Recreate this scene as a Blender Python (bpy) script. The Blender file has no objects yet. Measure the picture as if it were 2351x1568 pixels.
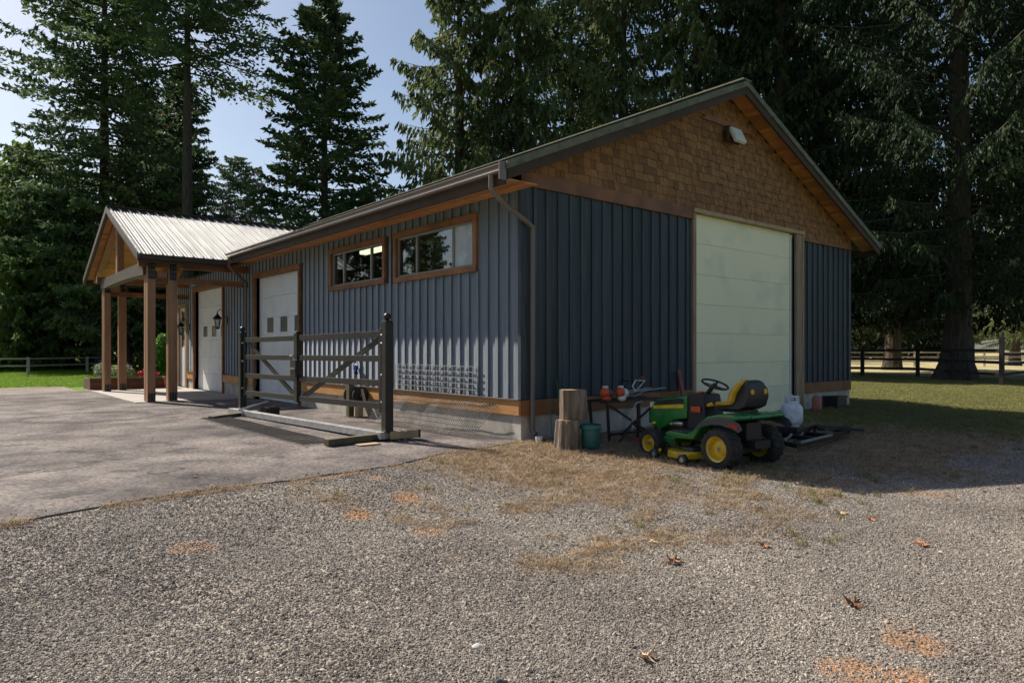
import bpy, math, random
import numpy as np
from mathutils import Vector, Matrix
random.seed(7); rng = np.random.default_rng(7)
R = math.radians
scene = bpy.context.scene
COL = scene.collection

# ------------------------------------------------------------------ camera, sky, sun, exposure
CAMP = (-7.156, -8.396, 1.45)
cd = bpy.data.cameras.new('camera'); cam = bpy.data.objects.new('camera', cd); COL.objects.link(cam)
cd.sensor_width = 36; cd.lens = 1590/2351*36; cd.shift_y = 19/2351
cd.clip_end = 3000; cd.clip_start = .05
cam.location = CAMP; cam.rotation_euler = (R(90), 0, R(50.3-90))
scene.camera = cam
SX, SY = -.315, 1.07                    # towards the sun, per unit of height
elev = math.atan2(1, math.hypot(SX, SY)); azim = math.atan2(SX, SY)
w = bpy.data.worlds.new('World'); scene.world = w; w.use_nodes = True
nt = w.node_tree; bg = nt.nodes['Background']
sky = nt.nodes.new('ShaderNodeTexSky'); sky.sky_type = 'NISHITA'; sky.sun_disc = False
sky.sun_elevation = elev; sky.sun_rotation = azim
sky.air_density = 1.0; sky.dust_density = 1.3; sky.ozone_density = .7
nt.links.new(sky.outputs[0], bg.inputs[0]); bg.inputs[1].default_value = .082
ld = bpy.data.lights.new('sun', 'SUN'); ld.energy = 5.0; ld.angle = R(.53); ld.color = (1, .93, .82)
sun = bpy.data.objects.new('sun', ld); COL.objects.link(sun)
sun.rotation_euler = Vector((SX, SY, 1)).to_track_quat('Z', 'Y').to_euler()
sun.location = (-10, 30, 40)
scene.view_settings.view_transform = 'Standard'; scene.view_settings.look = 'None'
scene.view_settings.exposure = 0.52; scene.view_settings.gamma = 1
scene.render.engine = 'CYCLES'; scene.cycles.use_denoising = True
scene.cycles.max_bounces = 8; scene.cycles.transparent_max_bounces = 12

# ------------------------------------------------------------------ materials
MATS = {}
def mat(name, c1, c2=None, rough=.8, scale=8, bump=0, bscale=60, metal=0, spec=.5, stretch=(1, 1, 1), rnd=0, coat=0, detail=6, c3=None, c3amt=.5, c3scale=3, trans=0, sheen=0):
    m = bpy.data.materials.new(name); m.use_nodes = True; MATS[name] = m
    N = m.node_tree.nodes; L = m.node_tree.links; b = N['Principled BSDF']
    b.inputs['Roughness'].default_value = rough; b.inputs['Metallic'].default_value = metal
    b.inputs['Specular IOR Level'].default_value = spec
    if sheen: b.inputs['Sheen Weight'].default_value = sheen; b.inputs['Sheen Roughness'].default_value = .45
    if coat: b.inputs['Coat Weight'].default_value = coat; b.inputs['Coat Roughness'].default_value = .15
    tc = N.new('ShaderNodeTexCoord'); mp = N.new('ShaderNodeMapping'); mp.inputs['Scale'].default_value = stretch
    oi = N.new('ShaderNodeObjectInfo')
    L.new(tc.outputs['Object'], mp.inputs['Vector'])
    add = N.new('ShaderNodeVectorMath'); add.operation = 'ADD'
    mul = N.new('ShaderNodeVectorMath'); mul.operation = 'SCALE'
    comb = N.new('ShaderNodeCombineXYZ'); L.new(oi.outputs['Random'], comb.inputs[0]); L.new(oi.outputs['Random'], comb.inputs[1]); L.new(oi.outputs['Random'], comb.inputs[2])
    L.new(comb.outputs[0], mul.inputs[0]); mul.inputs['Scale'].default_value = 37.0
    L.new(mp.outputs[0], add.inputs[0]); L.new(mul.outputs[0], add.inputs[1])
    vec = add.outputs[0]
    if c2 is None: c2 = tuple(x*.75 for x in c1)
    no = N.new('ShaderNodeTexNoise'); no.inputs['Scale'].default_value = scale; no.inputs['Detail'].default_value = detail
    L.new(vec, no.inputs['Vector'])
    cr = N.new('ShaderNodeValToRGB'); cr.color_ramp.elements[0].position = .32; cr.color_ramp.elements[1].position = .68
    cr.color_ramp.elements[0].color = (*c2, 1); cr.color_ramp.elements[1].color = (*c1, 1)
    L.new(no.outputs['Fac'], cr.inputs['Fac']); out = cr.outputs[0]
    if c3:
        n3 = N.new('ShaderNodeTexNoise'); n3.inputs['Scale'].default_value = c3scale; n3.inputs['Detail'].default_value = 5
        L.new(vec, n3.inputs['Vector'])
        r3 = N.new('ShaderNodeMapRange'); r3.inputs[1].default_value = .5; r3.inputs[2].default_value = .62; r3.inputs[4].default_value = c3amt
        L.new(n3.outputs['Fac'], r3.inputs[0])
        mx = N.new('ShaderNodeMix'); mx.data_type = 'RGBA'; mx.inputs[7].default_value = (*c3, 1)
        L.new(r3.outputs[0], mx.inputs[0]); L.new(out, mx.inputs[6]); out = mx.outputs[2]
    if rnd:
        hv = N.new('ShaderNodeHueSaturation'); mr = N.new('ShaderNodeMapRange')
        mr.inputs[3].default_value = 1-rnd; mr.inputs[4].default_value = 1+rnd
        L.new(oi.outputs['Random'], mr.inputs[0]); L.new(mr.outputs[0], hv.inputs['Value']); L.new(out, hv.inputs['Color']); out = hv.outputs[0]
    L.new(out, b.inputs['Base Color'])
    rr = N.new('ShaderNodeMapRange'); rr.inputs[3].default_value = max(0, rough-.1); rr.inputs[4].default_value = min(1, rough+.1)
    L.new(no.outputs['Fac'], rr.inputs[0]); L.new(rr.outputs[0], b.inputs['Roughness'])
    if bump:
        nb = N.new('ShaderNodeTexNoise'); nb.inputs['Scale'].default_value = bscale; nb.inputs['Detail'].default_value = 4
        L.new(vec, nb.inputs['Vector']); bp = N.new('ShaderNodeBump'); bp.inputs['Strength'].default_value = bump; bp.inputs['Distance'].default_value = .01
        L.new(nb.outputs['Fac'], bp.inputs['Height']); L.new(bp.outputs[0], b.inputs['Normal'])
    return m
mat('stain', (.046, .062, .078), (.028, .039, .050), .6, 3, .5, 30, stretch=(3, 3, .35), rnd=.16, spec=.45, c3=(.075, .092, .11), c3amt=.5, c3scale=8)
mat('stain_lit', (.104, .148, .205), (.068, .100, .142), .55, 3, .5, 30, stretch=(3, 3, .35), rnd=.16, spec=.6, c3=(.15, .178, .215), c3amt=.5, c3scale=8, sheen=.9)  # stain lightened, sheen added: brighter light on the long wall put into colour
mat('stain_back', (.048, .064, .082), (.03, .042, .056), .62, 5, .5, 30, stretch=(2.5, 2.5, .3), c3=(.07, .088, .105), c3amt=.5, c3scale=6)
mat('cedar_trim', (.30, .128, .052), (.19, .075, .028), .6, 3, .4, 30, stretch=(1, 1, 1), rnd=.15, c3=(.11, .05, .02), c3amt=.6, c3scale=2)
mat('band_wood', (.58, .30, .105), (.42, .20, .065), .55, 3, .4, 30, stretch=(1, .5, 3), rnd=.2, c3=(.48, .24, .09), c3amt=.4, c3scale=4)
mat('soffit_wood', (.64, .29, .10), (.48, .20, .065), .5, 3, .2, 30, stretch=(1, 1, 1), rnd=.25)
mat('shingle_wood', (.38, .185, .068), (.18, .078, .028), .75, 5, .9, 40, stretch=(5, 5, .35), rnd=.33, c3=(.30, .18, .09), c3amt=.45, c3scale=4)
mat('beam_grey', (.095, .072, .056), (.06, .044, .034), .55, 2.5, .5, 25, stretch=(3, .3, 3), rnd=.15)
mat('post_wood', (.38, .20, .10), (.24, .115, .052), .55, 2.5, .5, 25, stretch=(3, 3, .3), rnd=.15)
mat('pale_wood', (.50, .36, .21), (.36, .25, .14), .7, 4, .4, 30, stretch=(1, 1, 1))
mat('jamb_wood', (.40, .28, .19), (.27, .18, .12), .7, 4, .3, 30, stretch=(2, 2, .4))
mat('stud_olive', (.12, .105, .05), (.075, .06, .03), .7, 4, .3, 30, stretch=(2, 2, .4))
mat('gutter_metal', (.19, .155, .135), (.16, .13, .112), .38, 2, .05, 20, metal=.2)
mat('dark_brown', (.085, .060, .046), (.062, .044, .034), .75, 3, .1, 20, spec=.15)
mat('roof_edge', (.16, .155, .115), (.10, .105, .065), .7, 4, .3, 40, c3=(.07, .08, .045), c3amt=.7, c3scale=6)
mat('roof_metal', (.15, .142, .136), (.125, .118, .112), .5, 1.2, .08, 4, metal=.1, c3=(.17, .15, .14), c3amt=.5, c3scale=2)
mat('rib_glint', (.62, .60, .58), (.5, .48, .47), .35, 2, metal=.2)  # porch roof metal made paler: glint on the ribs put into the colour
mat('concrete', (.54, .49, .43), (.42, .38, .33), .9, 5, .4, 60, c3=(.2, .18, .15), c3amt=.5, c3scale=3)
mat('slab', (.46, .42, .375), (.38, .345, .31), .9, 2, .2, 80, c3=(.4, .36, .32), c3amt=.4, c3scale=1.5)
mat('white_door', (.82, .83, .84), (.78, .79, .80), .45, 2, .08, 150, c3=(.6, .58, .55), c3amt=.35, c3scale=2)
mat('cream_door', (.95, .90, .63), (.91, .86, .60), .5, 1, .1, 120, c3=(.60, .63, .52), c3amt=.35, c3scale=1.2)
mat('pane_grey', (.10, .10, .10), (.085, .085, .085), .25, 3)
mat('frosted', (.52, .58, .64), (.40, .46, .52), .25, 2.2, c3=(.30, .37, .38), c3amt=.5, c3scale=3)
mat('vinyl', (.30, .28, .26), (.25, .23, .21), .4, 3)
mat('black_steel', (.015, .013, .013), (.009, .008, .008), .42, 5, .15, 60, c3=(.028, .024, .022), c3amt=.4, c3scale=9)
mat('galvanised', (.50, .50, .50), (.36, .36, .37), .45, 9, .1, 30, metal=.6, c3=(.3, .29, .28), c3amt=.5, c3scale=5)
mat('wire', (.55, .55, .56), (.42, .42, .43), .4, 9, metal=.5)
mat('dark_wire', (.06, .05, .045), (.04, .034, .03), .6, 9)
mat('rusty_wire', (.13, .10, .08), (.09, .065, .05), .6, 9, metal=.3)
mat('green_paint', (.018, .20, .038), (.014, .155, .03), .28, 3, .02, 20, coat=.4, c3=(.05, .14, .06), c3amt=.35, c3scale=7)
mat('yellow_paint', (.80, .56, .03), (.68, .46, .025), .35, 4, .02, 20, coat=.3, c3=(.35, .22, .06), c3amt=.45, c3scale=9)
mat('yellow_seat', (.70, .42, .03), (.58, .33, .025), .5, 4, .1, 60)
mat('black_plastic', (.022, .022, .024), (.016, .016, .018), .45, 5, .1, 80)
mat('grey_plastic', (.07, .075, .085), (.05, .055, .062), .45, 5)
mat('rubber', (.032, .030, .029), (.022, .021, .020), .85, 12, .5, 40, c3=(.07, .06, .045), c3amt=.5, c3scale=8)
mat('orange_plastic', (.62, .09, .02), (.5, .07, .015), .4, 6)
mat('white_plastic', (.72, .72, .70), (.6, .6, .58), .4, 6)
mat('red_lens', (.45, .015, .012), (.35, .01, .01), .2, 6)
mat('red_paint', (.30, .055, .045), (.2, .04, .03), .6, 6, .2)
mat('bark_log', (.23, .17, .12), (.12, .085, .06), .9, 4, 1, 30, stretch=(4, 4, .5), c3=(.35, .29, .22), c3amt=.6, c3scale=3)
mat('log_end', (.38, .25, .13), (.26, .16, .08), .9, 14, .4, 30)
mat('teal_plastic', (.035, .16, .13), (.028, .13, .11), .45, 4, c3=(.06, .2, .17), c3amt=.4)
mat('tank_paint', (.78, .81, .86), (.68, .72, .78), .4, 5, .05, 30, c3=(.38, .38, .36), c3amt=.5, c3scale=6)
mat('pink_pot', (.50, .17, .13), (.4, .13, .1), .7, 6)
mat('blue_plastic', (.02, .06, .30), (.015, .045, .22), .4, 6)
mat('green_hose', (.03, .16, .05), (.025, .13, .04), .5, 6)
mat('fence_dark', (.035, .028, .024), (.022, .018, .016), .8, 6, .4, 30)
mat('fence_grey', (.42, .36, .29), (.30, .25, .20), .85, 6, .4, 30)
mat('trunk_bark', (.075, .055, .042), (.035, .027, .021), .95, 3, 1.2, 12, stretch=(3, 3, .5), c3=(.11, .095, .075), c3amt=.5, c3scale=4)
mat('leaf_brown', (.42, .19, .07), (.28, .11, .04), .7, 20, .3, 60, rnd=.3)
mat('leaf_pale', (.62, .45, .27), (.5, .33, .18), .7, 20, .3, 60)
mat('stone_white', (.6, .58, .54), (.45, .43, .4), .8, 20, .5, 30)
mat('planter_wood', (.16, .07, .035), (.09, .04, .02), .7, 4, .4, 30, rnd=.2)
mat('terracotta', (.45, .15, .08), (.35, .11, .06), .7, 6)
mat('petal_red', (.65, .05, .05), (.5, .04, .04), .6, 30)
mat('petal_white', (.75, .74, .68), (.6, .6, .5), .6, 30)
mat('soil', (.05, .035, .025), (.03, .02, .015), .95, 20, .5, 60)
mat('dark_interior', (.06, .055, .05), (.04, .04, .035), .9, 3)
mat('lamp_glass_white', (.75, .75, .68), (.6, .6, .55), .3, 5)
mat('bolt', (.55, .55, .55), (.4, .4, .4), .35, 5, metal=.8)

def emis(name, c, s):
    m = bpy.data.materials.new(name); m.use_nodes = True; MATS[name] = m
    b = m.node_tree.nodes['Principled BSDF']; b.inputs['Emission Color'].default_value = (*c, 1); b.inputs['Emission Strength'].default_value = s
emis('tube_glow', (1, .92, .55), 3)
def glass(name, tint, fac):
    m = bpy.data.materials.new(name); m.use_nodes = True; MATS[name] = m
    N = m.node_tree.nodes; L = m.node_tree.links; N.clear()
    o = N.new('ShaderNodeOutputMaterial'); t = N.new('ShaderNodeBsdfTransparent'); t.inputs[0].default_value = (*tint, 1)
    g = N.new('ShaderNodeBsdfGlossy'); g.inputs['Roughness'].default_value = .02; g.inputs[0].default_value = (.9, .95, 1, 1)
    no = N.new('ShaderNodeTexNoise'); no.inputs['Scale'].default_value = 1.3
    bp = N.new('ShaderNodeBump'); bp.inputs['Strength'].default_value = .04; L.new(no.outputs[0], bp.inputs['Height']); L.new(bp.outputs[0], g.inputs['Normal'])
    fr = N.new('ShaderNodeFresnel'); ge = N.new('ShaderNodeNewGeometry'); mi = N.new('ShaderNodeMapRange'); mi.inputs[3].default_value = 1.5; mi.inputs[4].default_value = 1/1.5; L.new(ge.outputs['Backfacing'], mi.inputs[0]); L.new(mi.outputs[0], fr.inputs[0])
    ad = N.new('ShaderNodeMath'); ad.operation = 'ADD'; ad.inputs[1].default_value = fac; ad.use_clamp = True; L.new(fr.outputs[0], ad.inputs[0])
    mx = N.new('ShaderNodeMixShader'); L.new(ad.outputs[0], mx.inputs[0]); L.new(t.outputs[0], mx.inputs[1]); L.new(g.outputs[0], mx.inputs[2]); L.new(mx.outputs[0], o.inputs[0])
glass('glass', (.62, .66, .66), .05)
glass('door_glass', (.30, .30, .30), .04)

def foliage(name, dark, light, brown, amt=.04, transl=.3):
    m = bpy.data.materials.new(name); m.use_nodes = True; MATS[name] = m
    N = m.node_tree.nodes; L = m.node_tree.links; b = N['Principled BSDF']; o = N['Material Output']
    at = N.new('ShaderNodeAttribute'); at.attribute_name = 'v'
    oi = N.new('ShaderNodeObjectInfo')
    cr = N.new('ShaderNodeValToRGB'); e = cr.color_ramp.elements
    e[0].position = 0; e[0].color = (*brown, 1); e[1].position = 1; e[1].color = (*light, 1)
    for p, c in ((amt, brown), (amt+.03, dark), (.6, tuple((a+b_)/2 for a, b_ in zip(dark, light)))):
        q = e.new(p); q.color = (*c, 1)
    L.new(at.outputs['Fac'], cr.inputs[0])
    tc = N.new('ShaderNodeTexCoord'); no = N.new('ShaderNodeTexNoise'); no.inputs['Scale'].default_value = .5; L.new(tc.outputs['Object'], no.inputs['Vector'])
    mr = N.new('ShaderNodeMapRange'); mr.inputs[1].default_value = .3; mr.inputs[2].default_value = .7; mr.inputs[3].default_value = .7; mr.inputs[4].default_value = 1.35; L.new(no.outputs[0], mr.inputs[0])
    hv = N.new('ShaderNodeHueSaturation'); L.new(cr.outputs[0], hv.inputs['Color']); L.new(mr.outputs[0], hv.inputs['Value'])
    L.new(hv.outputs[0], b.inputs['Base Color']); b.inputs['Roughness'].default_value = .65; b.inputs['Specular IOR Level'].default_value = .15
    tr = N.new('ShaderNodeBsdfTranslucent'); L.new(hv.outputs[0], tr.inputs[0]); mx = N.new('ShaderNodeMixShader'); mx.inputs[0].default_value = transl
    L.new(b.outputs[0], mx.inputs[1]); L.new(tr.outputs[0], mx.inputs[2]); L.new(mx.outputs[0], o.inputs[0])
foliage('fir_needles', (.058, .10, .055), (.15, .20, .085), (.17, .10, .05), .04, .35)
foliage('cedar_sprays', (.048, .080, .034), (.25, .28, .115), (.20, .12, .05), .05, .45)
foliage('shaded_sprays', (.016, .032, .014), (.050, .070, .026), (.09, .055, .025), .05, .15)  # cedar foliage darkened: shade of the right-hand canopy put into the colour
foliage('olive_sprays', (.09, .15, .045), (.28, .34, .11), (.16, .10, .04), .05, .6)
foliage('grey_twigs', (.06, .08, .07), (.13, .16, .13), (.11, .10, .085), .3)
foliage('lawn_blades', (.12, .23, .02), (.30, .44, .05), (.25, .22, .07), .1, .4)
foliage('dry_blades', (.26, .19, .115), (.58, .44, .29), (.19, .12, .07), .22, .3)
foliage('yard_blades', (.17, .19, .055), (.40, .38, .16), (.3, .24, .11), .15, .4)
foliage('shade_blades', (.09, .13, .035), (.28, .29, .10), (.3, .21, .11), .3, .35)
foliage('flower_leaves', (.10, .16, .07), (.40, .45, .30), (.2, .2, .1), .05, .4)
foliage('bright_leaves', (.06, .16, .02), (.16, .32, .05), (.2, .2, .1), .05, .5)

# ------------------------------------------------------------------ geometry helpers
WL = {}
class MB:
    def __init__(s): s.v = []; s.f = []
    def add(s, vs, fs):
        o = len(s.v); s.v += [tuple(p) for p in vs]; s.f += [tuple(i+o for i in f) for f in fs]; return s
    def box(s, x0, x1, y0, y1, z0, z1):
        return s.add([(x0,y0,z0),(x1,y0,z0),(x1,y1,z0),(x0,y1,z0),(x0,y0,z1),(x1,y0,z1),(x1,y1,z1),(x0,y1,z1)],
                     [(3,2,1,0),(4,5,6,7),(0,1,5,4),(1,2,6,5),(2,3,7,6),(3,0,4,7)])
    def beam(s, a, b, wd, h, up=(0,0,1)):
        a = Vector(a); b = Vector(b); d = (b-a).normalized(); u = Vector(up); sd = d.cross(u)
        if sd.length < 1e-4: sd = d.cross(Vector((1,0,0)))
        sd.normalize(); u = sd.cross(d).normalized(); sd *= wd/2; u = u*h/2
        vs = [a-sd-u, a+sd-u, a+sd+u, a-sd+u, b-sd-u, b+sd-u, b+sd+u, b-sd+u]
        return s.add(vs, [(0,1,2,3),(7,6,5,4),(0,4,5,1),(1,5,6,2),(2,6,7,3),(3,7,4,0)])
    def tube(s, pts, r, n=8, cap=True):
        P = [Vector(p) for p in pts]; rr = r if isinstance(r, (list, tuple)) else [r]*len(P); rings = []; prev = None; vs = []
        for i, p in enumerate(P):
            t = (P[min(i+1, len(P)-1)]-P[max(i-1, 0)]).normalized()
            if prev is None: a = t.orthogonal().normalized()
            else: a = (prev-t*prev.dot(t)).normalized()
            prev = a; b = t.cross(a)
            vs += [p+(a*math.cos(2*math.pi*k/n)+b*math.sin(2*math.pi*k/n))*rr[i] for k in range(n)]
        fs = [(i*n+k, i*n+(k+1) % n, (i+1)*n+(k+1) % n, (i+1)*n+k) for i in range(len(P)-1) for k in range(n)]
        if cap: fs += [tuple(reversed(range(n))), tuple(range((len(P)-1)*n, len(P)*n))]
        return s.add(vs, fs)
    def lathe(s, prof, c, axis='z', n=24, closed=False):
        vs = []; m = len(prof)
        for k in range(n):
            a = 2*math.pi*k/n
            for r, h in prof:
                x, y, z = r*math.cos(a), r*math.sin(a), h
                if axis == 'x': x, y, z = z, x, y
                if axis == 'y': x, y, z = y, z, x
                vs.append((c[0]+x, c[1]+y, c[2]+z))
        fs = []
        for k in range(n):
            k2 = (k+1) % n
            for i in range(m if closed else m-1):
                j = (i+1) % m; fs.append((k*m+i, k2*m+i, k2*m+j, k*m+j))
        return s.add(vs, fs)
    def prism(s, prof, a0, a1, axis='x'):
        """prof: list of 2D points; extruded along axis. axis x: (y,z); y: (x,z); z: (x,y)"""
        n = len(prof)
        def P(p, a): return {'x': (a, p[0], p[1]), 'y': (p[0], a, p[1]), 'z': (p[0], p[1], a)}[axis]
        vs = [P(p, a0) for p in prof]+[P(p, a1) for p in prof]
        return s.add(vs, [tuple(reversed(range(n))), tuple(range(n, 2*n))]+[(i, (i+1) % n, n+(i+1) % n, n+i) for i in range(n)])
    def ball(s, c, r, n=10, sc=(1, 1, 1)):
        vs = []; fs = []
        for i in range(n+1):
            for k in range(n*2):
                th = math.pi*i/n; ph = math.pi*k/n
                vs.append((c[0]+r*sc[0]*math.sin(th)*math.cos(ph), c[1]+r*sc[1]*math.sin(th)*math.sin(ph), c[2]+r*sc[2]*math.cos(th)))
        for i in range(n):
            for k in range(n*2): fs.append((i*2*n+k, (i+1)*2*n+k, (i+1)*2*n+(k+1) % (2*n), i*2*n+(k+1) % (2*n)))
        return s.add(vs, fs)
    def mesh(s, name, m, off=(0, 0, 0)):
        me = bpy.data.meshes.new(name)
        me.from_pydata([(x-off[0], y-off[1], z-off[2]) for x, y, z in s.v], [], s.f)
        me.materials.append(MATS[m])
        import bmesh
        bm = bmesh.new(); bm.from_mesh(me); bmesh.ops.recalc_face_normals(bm, faces=bm.faces); bm.to_mesh(me); bm.free()
        return me
    def build(s, name, m, parent=None, bevel=0, smooth=False, **props):
        off = WL.get(parent, Vector((0, 0, 0))) if parent else Vector((0, 0, 0))
        me = s.mesh(name, m, off)
        o = bpy.data.objects.new(name, me); COL.objects.link(o)
        if parent: o.parent = parent; WL[o] = off
        if bevel:
            b = o.modifiers.new('bevel', 'BEVEL'); b.width = bevel; b.segments = 2; b.limit_method = 'ANGLE'; b.angle_limit = R(40)
        if smooth:
            for p in me.polygons: p.use_smooth = True
            if hasattr(me, 'set_sharp_from_angle'): me.set_sharp_from_angle(angle=R(40))
        for k, v in props.items(): o[k] = v
        return o
def thing(name, label, cat, loc, group=None):
    o = bpy.data.objects.new(name, None); COL.objects.link(o); o.location = loc; o.empty_display_size = .2
    o['label'] = label; o['category'] = cat; WL[o] = Vector(loc)
    if group: o['group'] = group
    return o
def tag(o, label, cat, group=None):
    o['label'] = label; o['category'] = cat
    if group: o['group'] = group
    return o
def piece(name, me, loc, parent, rot=(0, 0, 0), scale=(1, 1, 1)):
    o = bpy.data.objects.new(name, me); COL.objects.link(o); o.parent = parent
    o.location = Vector(loc)-WL[parent]; o.rotation_euler = rot; o.scale = scale; WL[o] = Vector(loc)
    return o
def unit_box(name, m, sx, sy, sz):      # centred in x,y; base at z=0
    return MB().box(-sx/2, sx/2, -sy/2, sy/2, 0, sz).mesh(name, m)

# where a pixel of the photograph (2351 wide) lies on the ground or at a distance
tR = R(50.3); FW = (math.cos(tR), math.sin(tR)); RT = (math.sin(tR), -math.cos(tR))
def at(u, d): a = (u-1175.5)/1590; return (CAMP[0]+d*(FW[0]+a*RT[0]), CAMP[1]+d*(FW[1]+a*RT[1]))
def gp(u, v, z=-.12): return at(u, 1590*(1.45-z)/(v-803))

# ------------------------------------------------------------------ ground
def smooth01(x): x = np.clip(x, 0, 1); return x*x*(3-2*x)
def vnoise(x, y, s, seed):
    g = np.random.default_rng(seed).random((256, 256)); x = x*s; y = y*s
    xi = np.floor(x).astype(int); yi = np.floor(y).astype(int); fx = smooth01(x-xi); fy = smooth01(y-yi)
    a = g[xi % 256, yi % 256]; b = g[(xi+1) % 256, yi % 256]; c = g[xi % 256, (yi+1) % 256]; d = g[(xi+1) % 256, (yi+1) % 256]
    return (a*(1-fx)+b*fx)*(1-fy)+(c*(1-fx)+d*fx)*fy
def fbm(x, y, s, seed, o=4): return sum(vnoise(x, y, s*2**k, seed+k)*.5**k for k in range(o))/sum(.5**k for k in range(o))
edge_pts = [(-40, -3.2), (-6.75, -1.28), (-6.11, -1.1), (-5.03, -.88), (-3.98, -.94), (-2.79, -.8), (-1.88, -.42), (-.9, -.25), (0, -.12)]
def edge_y(x):
    xs, ys = zip(*edge_pts); return np.interp(x, xs, ys)
def hgt(x, y): return -.12*smooth01((edge_y(x)-.12-np.asarray(y))/2.3)+(fbm(x, y, .35, 5)-.5)*.04*smooth01(-np.asarray(y)/2)+(fbm(x, y, 1.6, 9)-.5)*.012
RUST = [(*gp(950, 1155), .22, 1), (*gp(820, 1190), .2, .75), (*gp(980, 1218), .18, .55), (*gp(450, 1270), .22, .55), (*gp(1385, 1248), .17, .9), (*gp(1320, 1262), .14, .7),
        (*gp(2100, 1480), .18, .7), (*gp(1975, 1545), .2, .7), (*gp(2080, 1560), .2, .8), (*gp(2060, 1430), .12, .5), (*gp(2105, 1130), .35, .5), (*gp(870, 1120), .15, .5), (*gp(2115, 1245), .12, .5)]
def masks(x, y):
    # dry: straw band along the building; rust: bark and rust patches; green: grassy ground behind
    n = fbm(x, y, .8, 21); n2 = fbm(x, y, 3.0, 31)
    ey = edge_y(x)
    d1 = smooth01((y-(-4.3-.12*(x+2)+(n-.5)*3.0))/2.6)*smooth01((x+3.1)/1.6)
    d2 = smooth01(1-np.abs(y-ey+.08)/.16)*smooth01((n2-.40)*6)*.8
    d3 = smooth01((x-1.2)/2)*smooth01((-4.2-y+(n-.5)*1.5)/-1.0+1.4)
    d4 = .56*smooth01((fbm(x, y, 1.9, 41)-.42)*4)*smooth01((y+5.9)/1.5)*smooth01((x+5.0)/1.5)
    dry = np.clip(np.maximum(np.maximum(np.maximum(d1*(.55+.6*fbm(x, y, 2.0, 43)), d2), d3*.8), d4), 0, 1)*(.45+.75*n2)
    dry = np.clip(dry, 0, 1)
    rust = np.zeros_like(x)
    for px, py, r, s in RUST: rust = np.maximum(rust, min(1, s*1.25)*smooth01(1.35-np.hypot(x-px, (y-py))/r*.9+(n2-.5)*1.2))
    rust = np.maximum(rust, .42*smooth01((fbm(x, y, .9, 77)-.58)*8)*smooth01((x+4.5)/2)*(y > -6))
    green = smooth01((x-5.5+(y+4)*.5+(n-.5)*3)/4)*(y > -8)
    return dry, rust, green
def attr(me, name, arr):
    a = me.attributes.new(name, 'FLOAT', 'POINT'); a.data.foreach_set('value', np.asarray(arr, dtype=np.float32).ravel())
def grid_obj(name, xs, ys, zf, m, keep=None):
    X, Y = np.meshgrid(xs, ys, indexing='ij'); Z = zf(X, Y)
    v = np.stack([X.ravel(), Y.ravel(), Z.ravel()], 1); nx, ny = len(xs), len(ys)
    i = np.arange((nx-1)*(ny-1)); ix = i//(ny-1); iy = i % (ny-1); a = ix*ny+iy
    f = np.stack([a, a+ny, a+ny+1, a+1], 1)
    if keep is not None:
        cx_ = (xs[ix]+xs[ix+1])/2; cy_ = (ys[iy]+ys[iy+1])/2; f = f[keep(cx_, cy_)]
    me = bpy.data.meshes.new(name); me.vertices.add(len(v)); me.vertices.foreach_set('co', v.ravel())
    me.loops.add(len(f)*4); me.loops.foreach_set('vertex_index', f.ravel()); me.polygons.add(len(f)); me.polygons.foreach_set('loop_start', np.arange(len(f))*4)
    me.polygons.foreach_set('use_smooth', np.ones(len(f), bool)); me.update(calc_edges=True)
    me.materials.append(m); o = bpy.data.objects.new(name, me); COL.objects.link(o); o['kind'] = 'structure'
    return o, X.ravel(), Y.ravel()

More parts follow.
